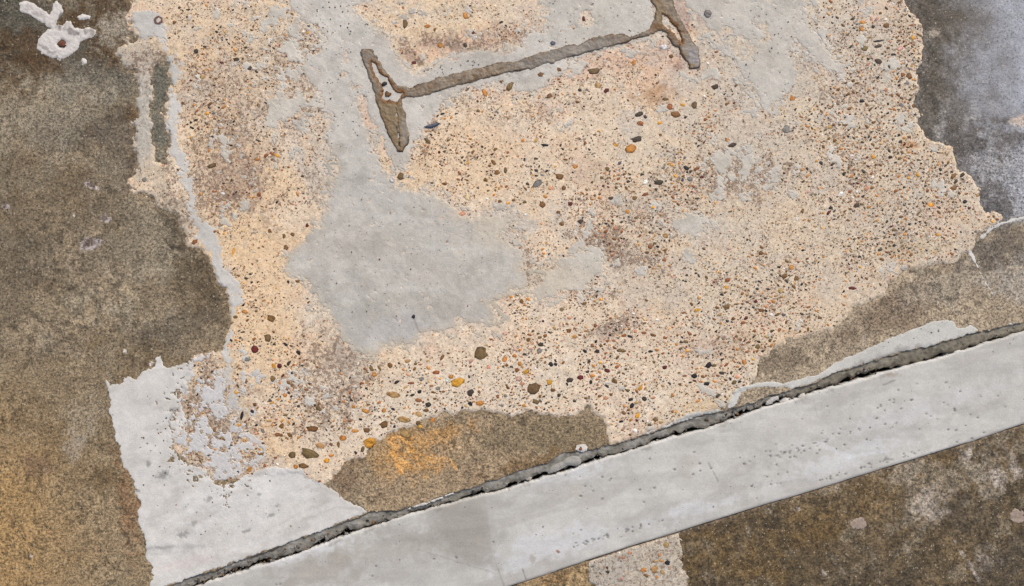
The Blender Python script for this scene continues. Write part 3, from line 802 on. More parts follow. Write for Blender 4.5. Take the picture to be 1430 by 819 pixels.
grey = mixc(grey, 0.3 * sstep(14, 0, raw['mid']), tone(206, 194, 174))
grey = mixc(grey, 0.6 * sstep(12, 0, raw['mid']) * B(560, 420, 200, 120, 0, rough=0.3), tone(204, 188, 164))
for (x, y, rx, ry, a) in ((425, 155, 12, 26, 10), (500, 250, 14, 10, 0), (680, 365, 20, 14, 0), (432, 395, 10, 16, 0)):
    grey = mixc(grey, 0.3 * B(x, y, rx, ry, a, rough=0.8, size=12), tone(166, 160, 150))
grey = skim_colour(grey)
pale = np.ones(X.shape + (3,), np.float32) * tone(213, 209, 202)
pale = mixc(pale, 0.6 * B(230, 560, 60, 40, 0, rough=0.6, size=30), tone(206, 201, 194))
pale = mixc(pale, 0.6 * B(330, 700, 110, 26, -15, rough=0.8, size=30), tone(218, 215, 210))
pale = mixc(pale, 0.6 * B(240, 790, 60, 6, -12, rough=0.8, size=12), tone(214, 202, 196))
pale = mixc(pale, 0.5 * B(235, 765, 40, 4, -3, rough=0.8, size=8), tone(172, 170, 168))
for (x, y, rx, ry) in ((226, 664, 9, 5), (208, 648, 3, 4), (272, 730, 4, 3), (257, 747, 8, 4), (241, 571, 4, 2), (292, 697, 5, 3), (192, 686, 3, 2), (379, 720, 5, 2), (387, 707, 3, 2), (362, 691, 3, 2), (345, 741, 6, 2)):
    pale = mixc(pale, 0.75 * B(x, y, rx, ry, -20, rough=0.8, size=4), tone(138, 136, 132))
for pts, wd, s_, t_ in (([(203, 768), (215, 764), (228, 766), (244, 762)], 1.0, 0.6, (150, 147, 142)), ([(204, 774), (240, 773), (262, 770)], 2.0, 0.35, (176, 173, 168)), ([(420, 728), (470, 708), (505, 712)], 1.0, 0.3, (176, 172, 166)),
                        ([(372, 742), (420, 716), (462, 700)], 1.6, 0.3, (184, 180, 174)), ([(236, 590), (242, 574), (250, 570)], 1.0, 0.6, (130, 126, 120)), ([(310, 775), (372, 752), (440, 728)], 2.2, 0.35, (222, 220, 216))):
    pale = mixc(pale, s_ * sstep(-wd - 1.2, -wd * 0.4, vein(X, Y, [(p[0], p[1], 0) for p in pts]) + fine2 * 1.2), tone(*t_))
grey = mixc(grey, 0.5 * sstep(-2.2, -0.4, vein(X, Y, [(579, 446, 0), (582, 455, 0), (585, 463, 0)])), tone(140, 134, 124))
for pts in ([(455, 330), (520, 300), (600, 310)], [(480, 420), (560, 400), (660, 410)], [(540, 360), (600, 345), (690, 350)], [(1000, 20), (1060, 40), (1110, 20)]):
    grey = mixc(grey, 0.22 * sstep(-7, -1, vein(X, Y, [(p[0], p[1], 0) for p in pts]) + fine * 4), tone(218, 214, 206))
pale = mixc(pale, 0.4 * sstep(0.15, 0.6, fbm(X * 0.95 - Y * 0.3, (Y * 0.95 + X * 0.3) * 2.5, 60, 4, 49, 0.7)), tone(186, 180, 170))
pale = skim_colour(pale, 0.9)
jcol = np.ones(X.shape + (3,), np.float32) * tone(202, 199, 191)
jcol = mixc(jcol, 0.7 * B(1230, 500, 50, 5, -17, rough=0.9, size=9), tone(158, 154, 148))
jcol = skim_colour(jcol)

vgrey = skim_colour(np.ones(X.shape + (3,), np.float32) * tone(204, 199, 191))
LAB = {
    'mid': ("skim_patch", "largest smooth grey cement patch, spreading down the middle under the rusty brown bead", "cement patch", grey, M_skim, True),
    'right': ("skim_patch", "small smooth grey cement patch just right of the large middle patch", "cement patch", grey, M_skim, False),
    'isle': ("skim_patch", "tiny pale grey cement island in the cream aggregate, right of centre", "cement patch", grey, M_skim, False),
    'topr': ("skim_patch", "smooth grey cement patch at the top edge, right of the bead", "cement patch", grey, M_skim, True),
    'belowbr': ("skim_patch", "thin grey cement smear right under the foot of the right arm of the bead", "cement patch", grey, M_skim, False),
    'midr': ("skim_patch", "broken grey cement remnant below the patch at the top right", "cement patch", grey, M_skim, True),
    'corner': ("skim_patch", "pale whitish cement patch at the lower left, ending along the dark joint", "cement patch", pale, M_skimw, True),
    'topl': ("skim_patch", "small pale grey cement square with a reddish ring, at the head of the left vein", "cement patch", vgrey, M_skimw, False),
    'vein': ("cement_vein", "long thin pale cement vein winding down the left edge of the cream patch", "cement vein", vgrey, M_skimw, False),
    'jr': ("skim_patch", "pale cement wedge tapering along the upper side of the joint at the right", "cement patch", jcol, M_skimw, False),
    'jm': ("skim_patch", "narrow pale cement lip above the joint, below the middle of the aggregate", "cement patch", jcol, M_skimw, False),
    'sl2': ("cement_sliver", "raised white cement sliver on the joint edge below the orange stained pocket", "cement sliver", jcol, M_skimw, False),
    'cr1': ("cement_vein", "thin white filled crack running from the aggregate to the right edge", "cement vein", pale, M_skimw, False),
    'cr2': ("cement_vein", "short white filled crack dropping from the right corner of the aggregate", "cement vein", pale, M_skimw, False)}
SK = {}
for k in order:
    nm, lab, cat, cc, mm, hol = LAB[k]
    f = excl[k]
    if hol: f = np.minimum(f, holef)
    if k in ('mid', 'right', 'isle', 'topr', 'belowbr', 'midr', 'vein', 'topl'): f = crumble(f, 9)
    if k == 'corner':
        lz = B(300, 590, 56, 78, -12, rough=0.3, size=16)
        f = np.where(lz > 0.05, np.minimum(f, (0.75 - 0.55 * lz - pin) * 5), f)
    h = 1.3 if k == 'sl2' else 0.12 if k in ('cr1', 'cr2', 'vein') else 0.32
    SK[k] = tag(clip_sheet(nm, X, Y, f, skim_z(f, h), dict(alb=cc), mm, skirt=0.5), lab, cat)
f = np.minimum(remf, -taken - 1.0)
remn = clip_sheet("cement_remnants", X, Y, f, skim_z(f, 0.35, 1.2), dict(alb=mixc(grey, sstep(500, 250, X) * sstep(300, 520, Y), tone(206, 203, 200))), M_skim, skirt=0.4)
tag(remn, "scattered thin flakes of grey cement left on the cream aggregate", "cement flakes", kind='stuff')

# ------------------------------------------------------------------ LOWER SLAB, STRIP, JOINT
X, Y = grid(1.9, far=True)
B = lambda *a, **k: blob(X, Y, *a, **k)
big = fbm(X, Y, 110, 4, 51, 0.6); mid = fbm(X, Y, 36, 4, 52, 0.65); sm = fbm(X, Y, 12, 4, 53, 0.7)
fB = (Y - stripB(X)) - 1.3 + fbm(X, Y, 20, 3, 54) * 0.5 * fade(X, Y)
c = np.ones(X.shape + (3,), np.float32) * tone(102, 86, 62)
c = c * (1 + 0.18 * big + 0.24 * mid + 0.22 * sm)[..., None]
c = mixc(c, 0.5 * sstep(0.05, 0.5, fbm(X, Y, 60, 5, 58, 0.65)), tone(72, 62, 46))
c = mixc(c, 0.4 * sstep(0.2, 0.6, fbm(X, Y, 30, 5, 59, 0.7)), tone(150, 138, 118))
for a, s in (((1120, 745, 60, 22, -18), 0.7), ((1010, 770, 40, 30, 0), 0.75), ((1140, 748, 26, 9, -20), 0.9), ((1085, 800, 26, 12, 0), 0.85), ((1230, 690, 50, 20, -18), 0.6), ((1330, 635, 36, 12, -18), 0.6), ((960, 765, 14, 30, 0), 0.5)):
    c = mixc(c, 0.75 * s * B(*a, rough=1.2, size=13), tone(106, 84, 50))
for a, s in (((1300, 690, 40, 32, 0), 0.38), ((1270, 660, 30, 14, -18), 0.5), ((1372, 655, 22, 30, -30), 0.6), ((1180, 660, 60, 12, -18), 0.35)):
    c = mixc(c, s * B(*a, rough=1.0, size=16), tone(160, 148, 130))
for a, s in (((1350, 634, 8, 8, 0), 0.6), ((1302, 705, 20, 18, 0), 0.45), ((1388, 670, 9, 14, -35), 0.6), ((1380, 785, 14, 12, 0), 0.5), ((1418, 660, 10, 9, 0), 0.5), ((1412, 640, 5, 24, -30), 0.4), ((1355, 790, 2.5, 32, -32), 0.6), ((1150, 800, 2, 12, -40), 0.6), ((1268, 770, 1.2, 12, -20), 0.5), ((1110, 711, 4, 3, 0), 0.9)):
    c = mixc(c, s * B(*a, rough=1.1, size=8), tone(182, 170, 158))
for a, s in (((1350, 720, 40, 22, -20), 0.5), ((1400, 790, 40, 30, 0), 0.6), ((1210, 790, 60, 26, 0), 0.35)):
    c = mixc(c, s * B(*a, rough=0.9, size=20), tone(78, 70, 58))
c = mixc(c, 0.9 * sstep(835, 815, X), tone(168, 142, 104) * (1 + 0.1 * mid)[..., None])
c = mixc(c, 0.6 * B(775, 806, 26, 8, -15, rough=0.8, size=10), tone(126, 96, 58))
c = mixc(c, 0.4 * sstep(8, 0, fB + 2 * sm), tone(130, 112, 92))
pep = fbm(X, Y, 6.5, 3, 57, 0.8)
c = c * (1 - 0.4 * sstep(0.1, 0.55, pep) + 0.3 * sstep(0.1, 0.6, -pep))[..., None]
msk = np.zeros(X.shape + (3,), np.float32)
slab2 = clip_sheet("floor_slab", X, Y, fB, base_z(X, Y) - 0.6, dict(alb=np.clip(c, 0.01, 0.9), msk=msk), M_floor, skirt=30)
tag(slab2, "dark brown stained concrete slab below the pale strip", kind='structure')

# lower aggregate patch
X2, Y2 = grid(1.5, box=(790, 715, 985, 900))
f2 = np.minimum(sdist(X2, Y2, P_LOW) + fbm(X2, Y2, 22, 5, 55, 0.7) * 13, (Y2 - stripB(X2)) - 2.2)
s2 = fbm(X2, Y2, 9, 4, 56, 0.7)
c2 = np.ones(X2.shape + (3,), np.float32) * tone(186, 176, 160) * (1 + 0.18 * s2)[..., None]
c2 = mixc(c2, 0.6 * blob(X2, Y2, 850, 795, 26, 26, 0, 0.8, 14), tone(172, 166, 156))
m2 = np.stack([np.full(X2.shape, 1.1), np.full(X2.shape, 0.5), np.full(X2.shape, 0.3)], -1)
agg2 = clip_sheet("aggregate_patch", X2, Y2, f2, base_z(X2, Y2) - 0.6 + 1.5 * sstep(0, 4, f2) + s2 * 0.25, dict(alb=np.clip(c2, .01, .9), msk=m2), M_aggr, skirt=0.6)
tag(agg2, "small greyish aggregate patch with orange pebbles below the pale strip, at the bottom edge", "aggregate patch")

# pinkish plaster dots on the lower slab
for (x, y, r, lab) in ((1200, 731, 10, "small round pinkish plaster plug in the dark slab below the strip, left of the other"),
                       (1421, 720, 11, "small pinkish plaster plug in the dark slab at the right edge")):
    Xa, Ya = grid(0.9, box=(x - 18, y - 18, x + 18, y + 18))
    ff = r - np.hypot(Xa - x, (Ya - y) * 1.1) + fbm(Xa, Ya, 7, 3, x, 0.7) * 3
    cc = np.ones(Xa.shape + (3,), np.float32) * tone(162, 144, 130) * (1 + 0.22 * fbm(Xa, Ya, 4, 3, 60, .7))[..., None]
    cc = mixc(cc, blob(Xa, Ya, x + 6, y - 10, 5, 2, 20, 0.4, 4), tone(80, 58, 48))
    tag(clip_sheet("plaster_plug", Xa, Ya, ff, base_z(Xa, Ya) - 0.6 + 0.35 * sstep(0, 3, ff) + fbm(Xa, Ya, 4, 3, 61) * 0.2, dict(alb=cc), M_splash, skirt=0.5), lab, "plaster plug", "pinkish plaster plugs in the lower slab")

# strip
xs_ = axis(0, 1430, 1.3, True)
ys_ = np.concatenate([np.arange(-60, -14, 6), np.arange(-14, 166, 1.3), np.arange(168, 240, 6)])
X, Y = np.meshgrid(xs_, ys_)
Y = Y + 612 + (X - 900) * -0.312
B = lambda *a, **k: blob(X, Y, *a, **k)
fd = fade(X, Y)
big = fbm(X, Y, 120, 4, 71, 0.6); mid = fbm(X, Y, 30, 4, 72, 0.65); sm = fbm(X, Y, 8, 4, 73, 0.7)
fs = np.minimum((Y - jointL(X)) + (fbm(X, Y, 10, 4, 74, 0.7) * 2.0 + fbm(X, Y, 40, 2, 75) * 1.2) * fd, (stripB(X) - Y) + fbm(X, Y, 30, 3, 76) * 0.4 * fd)
c = np.ones(X.shape + (3,), np.float32) * tone(198, 195, 188)
c = c * (1 + 0.06 * big + 0.07 * mid + 0.035 * sm)[..., None]
for a, s, t in (((640, 735, 50, 40, 30), 0.6, (172, 167, 158)), ((570, 750, 40, 12, 0), 0.55, (164, 158, 148)), ((660, 780, 30, 6, 15), 0.5, (166, 160, 150)), ((440, 800, 60, 26, -10), 0.7, (172, 163, 152)), ((540, 770, 80, 14, -5), 0.5, (168, 161, 150)),
                ((540, 800, 90, 20, 0), 0.35, (178, 174, 168)), ((960, 650, 10, 22, 30), 0.45, (184, 176, 164)), ((1010, 690, 30, 20, 0), 0.3, (186, 180, 168)), ((805, 685, 10, 10, 0), 0.35, (182, 172, 154)),
                ((800, 665, 50, 9, -17), 0.5, (216, 216, 217)), ((770, 765, 70, 20, -17), 0.6, (214, 214, 214)), ((960, 715, 60, 10, -17), 0.6, (214, 214, 214)), ((1180, 640, 90, 12, -20), 0.5, (216, 216, 216)),
                ((1290, 570, 120, 12, -17), 0.35, (212, 212, 212)), ((430, 770, 60, 8, -17), 0.6, (214, 214, 214)), ((1090, 600, 60, 14, -15), 0.3, (184, 178, 172)), ((1380, 500, 60, 10, -17), 0.35, (184, 180, 174)),
                ((744, 781, 5, 6, 0), 0.5, (158, 142, 122)), ((1380, 527, 6, 9, 0), 0.35, (170, 164, 156)), ((1245, 524, 10, 3, 10), 0.6, (176, 150, 120)), ((778, 770, 3, 1.2, 30), 0.9, (150, 110, 76))):
    c = mixc(c, s * B(*a, rough=0.8, size=max(6, a[3] * 0.6)), tone(*t))
# hard stop of the smudge: trowel pass
edge = sstep(684 - 1.5, 684 + 1.5, X + (Y - 740) * -0.12)
c = mixc(c, 0.5 * sstep(0.15, 0.6, fbm(X * 0.95 - Y * 0.3, (Y * 0.95 + X * 0.3) * 3.5, 90, 4, 79, 0.65)), tone(178, 173, 165))
c = mixc(c, 0.35 * sstep(0.2, 0.6, fbm(X, Y, 45, 4, 80, 0.7)), tone(180, 176, 168))
c = mixc(c, 0.6 * B(650, 735, 44, 46, 0, rough=0.2) * (1 - edge), tone(158, 152, 142))
for bx, by, br in ((520, 738, 5), (468, 757, 4), (612, 711, 3), (735, 676, 4), (905, 625, 3), (1010, 592, 3), (1120, 556, 4), (1240, 522, 5), (1160, 545, 3)):
    c = mixc(c, 0.6 * blob(X, Y, bx, by, br * 2.4, br, -17, 0.8, 4), tone(150, 144, 134))
c = mixc(c, 0.45 * sstep(5, 0, stripB(X) - Y + 2 * mid), tone(170, 165, 156))
# trowel arcs, hair cracks, smears and pits
for (ax, ay, bx, by, wd, s, t) in ((585, 768, 690, 800, 1.0, 0.35, (150, 144, 134)), (1140, 618, 1185, 638, 3, 0.4, (220, 220, 220)), (1185, 638, 1240, 630, 2.5, 0.4, (220, 220, 220)), (989, 646, 1003, 672, 0.4, 0.4, (110, 106, 100)),
                                   (691, 782, 704, 819, 0.7, 0.6, (150, 146, 140)), (1136, 560, 1142, 583, 0.6, 0.4, (170, 166, 160)), (730, 795, 735, 810, 0.8, 0.7, (120, 116, 108)), (1233, 538, 1250, 531, 0.9, 0.6, (130, 124, 118)), (1320, 590, 1340, 570, 1, 0.2, (180, 176, 170))):
    c = mixc(c, s * sstep(wd + 0.9, max(0, wd - 0.5), -vein(X, Y, [(ax, ay, 0), (bx, by, 0)]) + fbm(X, Y, 6, 2, 77) * 0.8), tone(*t))
rs = np.random.RandomState(5)
pit_h = np.zeros(X.shape)
groups = [(833, 677, 22, 14, 16), (798, 745, 12, 9, 7), (808, 757, 10, 6, 6), (865, 744, 50, 3, 60), (1290, 560, 50, 30, 22), (1130, 630, 46, 14, 30), (1225, 595, 60, 20, 20), (1075, 670, 20, 16, 10), (1215, 650, 55, 3, 50), (1130, 622, 60, 4, 34), (1350, 620, 40, 6, 10),
          (1060, 655, 30, 20, 16), (910, 690, 30, 16, 9), (960, 655, 26, 12, 6), (1330, 605, 30, 18, 12), (620, 790, 90, 30, 22), (1000, 590, 200, 60, 16), (480, 800, 120, 30, 12), (1380, 570, 60, 30, 12)]
for (gx, gy, sx, sy, n) in groups:
    for _ in range(n):
        u, v = rs.uniform(-1.3, 1.3), rs.randn() * 0.6
        if rs.rand() < 0.45: continue
        px = gx + u * sx; py = gy + v * sy - u * sx * 0.3
        r0 = rs.uniform(0.5, 1.5)
        sel = (np.abs(X - px) < 8) & (np.abs(Y - py) < 8)
        if not sel.any(): continue
        a = rs.uniform(-0.7, 0.2); dx = X[sel] - px; dy = Y[sel] - py
        q = np.hypot((dx * math.cos(a) + dy * math.sin(a)) / rs.uniform(1, 1.7), (-dx * math.sin(a) + dy * math.cos(a)))
        pit_h[sel] = np.maximum(pit_h[sel], sstep(r0 + 0.9, r0 * 0.3, q) * rs.uniform(0.5, 1))
c = mixc(c, 0.8 * pit_h, tone(66, 62, 58))
lip = sstep(3.5, 0, Y - jointL(X)) * (0.5 + 0.5 * mid)
c = mixc(c, 0.5 * np.clip(lip, 0, 1), tone(226, 224, 220))
Zs = 0.7 + (big * 0.25 + mid * 0.10 + sm * 0.05) * fd - 1.2 * pit_h - 1.2 * sstep(2.2, 0, fs)
strip = clip_sheet("concrete_strip", X, Y, fs, Zs, dict(alb=np.clip(c, .01, .9)), M_strip, skirt=34)
tag(strip, "smooth pale grey concrete strip running diagonally below the dark open joint", "concrete strip")

# joint: sloping mortar face down to an open crack against the strip
joint = bpy.data.objects.new("expansion_joint", None); col.objects.link(joint)
joint.location = ((900 - CX) * S, (CY - 620) * S, -0.01)
tag(joint, "rough dark open joint between the worn floor and the pale strip", "joint")
inv = Vector(joint.location)


def joint_sheet(name, fn, material, us, xs):
    U, XX = np.meshgrid(us, xs, indexing='ij')
    yu = jointU(XX); yl = jointL(XX)
    YY, ZZ, A = fn(U, XX, yu, yl)
    ny, nx = XX.shape
    XS = XX + (U - 0.5) * 4.5
    co = np.stack([(XS.ravel() - CX) * S - inv.x, (CY - YY.ravel()) * S - inv.y, ZZ.ravel() * S - inv.z], 1)
    idx = np.arange(ny * nx).reshape(ny, nx)
    q = np.stack([idx[:-1, :-1], idx[1:, :-1], idx[1:, 1:], idx[:-1, 1:]], -1).reshape(-1, 4)
    return link_mesh(name, co, q.ravel(), np.arange(len(q)) * 4, dict(alb=A.reshape(-1, 3)), material, joint)


xj = np.concatenate([[-20000, -4000, -1500], np.arange(-600, 180, 12), np.arange(180, 1480, 1.6), np.arange(1480, 2100, 12), [4000, 20000]])


def face(U, XX, yu, yl):
    wgap = np.maximum(yl - yu, 4)
    rough = fbm(XX, U * 40, 16, 4, 81, 0.7); r2 = fbm(XX, U * 30, 5, 3, 82, 0.7); lng = fbm(XX, U * 8, 60, 3, 83)
    crack = np.clip(3.8 + 3.6 * fbm(XX, XX * 0, 30, 3, 84) + 2.8 * fbm(XX, XX * 0 + 3, 9, 2, 86), 0.4, wgap * 0.6)
    y = yu - 6 + U * (wgap + 6 - crack) + r2 * 0.8
    z = -1.7 - U ** 1.3 * (3.6 + 1.6 * lng) + rough * 0.9 * sstep(0, 0.25, U) + r2 * 0.25
    A = np.ones(XX.shape + (3,), np.float32) * tone(146, 141, 130)
    A = mixc(A, sstep(1040, 1140, XX), tone(142, 134, 118))
    A = A * (1 + 0.3 * rough + 0.22 * r2 + 0.25 * lng)[..., None]
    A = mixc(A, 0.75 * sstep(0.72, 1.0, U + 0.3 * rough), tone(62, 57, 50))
    A = mixc(A, 0.6 * sstep(0.16, 0.03, U) * sstep(-0.2, 0.4, lng + 0.4 * rough), tone(200, 197, 190))
    A = mixc(A, 0.6 * sstep(0.25, 0.6, rough) * sstep(1180, 1000, XX), tone(178, 174, 166))
    # end of the open mortar wedge
    z = np.where(U > 0.985, z - 16, z)
    return y, z, np.clip(A, .01, .8)


def deep(U, XX, yu, yl):
    r = fbm(XX, U * 30, 7, 3, 85, 0.7)
    y = yu - 6 + U * (yl - yu + 12)
    z = -20 + r * 2.5
    A = np.ones(XX.shape + (3,), np.float32) * tone(30, 27, 24) * (1 + 0.4 * r)[..., None]
    return y, z, np.clip(A, .005, .5)


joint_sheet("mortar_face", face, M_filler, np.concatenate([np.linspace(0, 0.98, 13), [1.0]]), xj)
joint_sheet("joint_bed", deep, M_dirt, np.linspace(0, 1, 9), xj)


# ------------------------------------------------------------------ PLASTER SPLASH with stud
def splash(poly, name, label, h, box):
    Xa, Ya = grid(0.9, box=box)
    ff = sdist(Xa, Ya, poly) + fbm(Xa, Ya, 8, 4, 91, 0.7) * 2.0
    bump = fbm(Xa, Ya, 14, 4, 92, 0.7)
    z = base_z(Xa, Ya) + h * sstep(0, 3, ff) + (bump * 0.28 + 0.3 * fbm(Xa, Ya, 4, 3, 93)) * sstep(0, 4, ff) - 0.3 * sstep(0.5, 0, ff)
    cc = np.ones(Xa.shape + (3,), np.float32) * tone(214, 207, 200)
    cc = mixc(cc, 0.5 * sstep(0.1, 0.7, fbm(Xa, Ya, 9, 4, 94, 0.7)), tone(180, 170, 160))
    if name == "plaster_splash" and h > 0.65 and h < 0.9:
        z = z + 0.5 * blob(Xa, Ya, 84, 62, 26, 22, 0, 0.2, 10) - 1.3 * blob(Xa, Ya, 87, 62, 8, 7, 0, 0.15, 6, 0.3)
        cc = mixc(cc, 0.7 * blob(Xa, Ya, 99, 43, 12, 4, 20, 1.0, 5), tone(112, 104, 104))
        cc = mixc(cc, 0.6 * blob(Xa, Ya, 126, 45, 9, 5, 0, 1.2, 5), tone(124, 112, 102))
        cc = mixc(cc, 0.8 * blob(Xa, Ya, 84, 28, 5, 8, 25, 0.8, 5), tone(92, 88, 94))
        cc = mixc(cc, 0.5 * blob(Xa, Ya, 55, 22, 18, 3, 35, 1.2, 5), tone(160, 152, 146))
        cc = mixc(cc, 0.6 * blob(Xa, Ya, 66, 70, 12, 2, 30, 1.2, 4), tone(130, 122, 114))
    o = clip_sheet(name, Xa, Ya, ff, z, dict(alb=np.clip(cc, .01, .9)), M_splash, skirt=0.6)
    return tag(o, label, "plaster splash")


sp = splash(P_SPLASH, "plaster_splash", "large lumpy white plaster splash around a rusty stud at the top left", 0.7, (15, -10, 150, 100))
splash(P_SPL2, "plaster_splash", "tiny white plaster fleck above the right arm of the big splash", 1.0, (98, 10, 138, 40))
splash(P_SPL3, "plaster_splash", "tiny round white plaster dab just below the big splash", 1.0, (104, 72, 132, 100))


def disc_stone(name, n, parent, material, seed, rim=0.78, h=0.35, depth=0.6, sq=0.0):
    """irregular pebble worn flat: unit radius outline, n corners; rings below, at the edge and on the crown"""
    r = random.Random(seed)
    out = []
    k1, k2 = r.uniform(0, 6.28), r.uniform(0, 6.28)
    a1, a2 = r.uniform(0.03, 0.17), r.uniform(0.02, 0.12)
    for i in range(n):
        t = 2 * math.pi * (i + r.uniform(-0.34, 0.34)) / n
        rr = 1 + a1 * math.cos(2 * t + k1) + a2 * math.cos(3 * t + k2) + r.uniform(-0.21, 0.21)
        out.append((rr * math.cos(t), rr * math.sin(t)))
    v = [(x * 0.92, y * 0.92, -depth) for x, y in out] + [(x, y, 0.0) for x, y in out] + [(x * rim, y * rim, h * r.uniform(0.75, 1.05)) for x, y in out] + [(0, 0, h * 1.1)]
    f = []
    for i in range(n):
        j = (i + 1) % n
        f += [(i, j, n + j, n + i), (n + i, n + j, 2 * n + j, 2 * n + i), (2 * n + i, 2 * n + j, 3 * n)]
    return v, f


def stone_mesh(seed, n=9, **k):
    v, f = disc_stone(None, n, None, None, seed, **k)
    me = bpy.data.meshes.new("pebble")
    me.from_pydata(v, [], f)
    me.polygons.foreach_set("use_smooth", [True] * len(f))
    me.materials.append(M_peb)
    return me


def z_at(x, y):
    return float(ground_z(np.array([[float(x)]]), np.array([[float(y)]]))[0, 0])


me = stone_mesh(901, 11, h=0.5)
stud = bpy.data.objects.new("stud", me); col.objects.link(stud); stud.parent = sp
stud.location = ((87 - CX) * S, (CY - 62) * S, 0.0014); stud.scale = (0.0058, 0.0049, 0.002); stud.color = (*[float(q) for q in tone(112, 66, 46)], 1)

# reddish ring mark on the small square patch
bm_v = []; bm_f = []
rr = random.Random(3)
N = 22
for i in range(N):
    t = 2 * math.pi * i / N
    ro = 6.2 + rr.uniform(-.7, .7); ri = 3.4 + rr.uniform(-.6, .6)
    if 0.5 < t < 1.5: ri = ro - 1.0
    z = 0
    for rad, zz in ((ro, -0.4), (ro * 0.95, 0.5), (ri * 1.05, 0.5), (ri, -0.4)):
        bm_v.append((rad * math.cos(t) * S, rad * math.sin(t) * 0.9 * S, zz * S))
for i in range(N):
    j = (i + 1) % N
    for q in range(3):
        bm_f.append((i * 4 + q, j * 4 + q, j * 4 + q + 1, i * 4 + q + 1))
me = bpy.data.meshes.new("ring_mark"); me.from_pydata(bm_v, [], bm_f); me.materials.append(M_peb)
ring = bpy.data.objects.new("ring_mark", me); col.objects.link(ring)
ring.location = ((222 - CX) * S, (CY - 29) * S, (z_at(222, 29) + 0.95) * S); ring.color = (*[float(q) for q in tone(118, 84, 76)], 1)
tag(ring, "small reddish brown ring stuck on the pale cement square at the upper left", "ring mark")

# ------------------------------------------------------------------ ADHESIVE BEAD
bead = bpy.data.objects.new("adhesive_bead", None); col.objects.link(bead)
bz = 0.0022
bead.location = ((740 - CX) * S, (CY - 95) * S, bz)
tag(bead, "rusty grey dried adhesive bead shaped like a broad H across the top", "adhesive bead")
P_BL = [(503, 74), (506, 70), (512, 69), (519, 72), (525, 81), (533, 92), (542, 105), (548, 114), (556, 121), (566, 123), (572, 128), (568, 135), (561, 139), (562, 150), (567, 166), (570, 190),
        (569, 203), (563, 212), (556, 210), (548, 200), (541, 184), (535, 168), (530, 152), (525, 136), (519, 118), (511, 96)]
P_BLH = [(519, 87), (524, 90), (528, 98), (534, 105), (541, 110), (544, 118), (549, 126), (556, 130), (563, 131), (558, 138), (553, 143), (545, 139), (540, 143), (535, 137), (537, 126), (531, 116), (524, 104)]
P_BAR = [(566, 125), (590, 118), (620, 108), (660, 97), (700, 89), (717, 88), (730, 83), (748, 77), (790, 65), (806, 64), (830, 54), (862, 48), (872, 50), (884, 52), (900, 46), (908, 44),
         (906, 49), (880, 57), (850, 66), (800, 79), (740, 96), (720, 99), (690, 106), (640, 119), (600, 131), (575, 136), (564, 134)]
P_BR = [(906, -38), (918, -46), (930, -40), (934, -10), (938, 0), (946, 20), (955, 38), (965, 58), (974, 70), (977, 84), (976, 92), (970, 98), (963, 96), (959, 86), (955, 81), (949, 77),
        (948, 66), (940, 63), (935, 56), (931, 48), (924, 43), (914, 45), (905, 49), (905, 42), (911, 33), (916, 28), (915, 12), (910, 2), (906, -12)]
P_BRH = [(926, 22), (931, 23), (937, 32), (942, 37), (947, 46), (952, 57), (952, 62), (947, 56), (942, 47), (934, 41), (927, 38), (925, 30)]


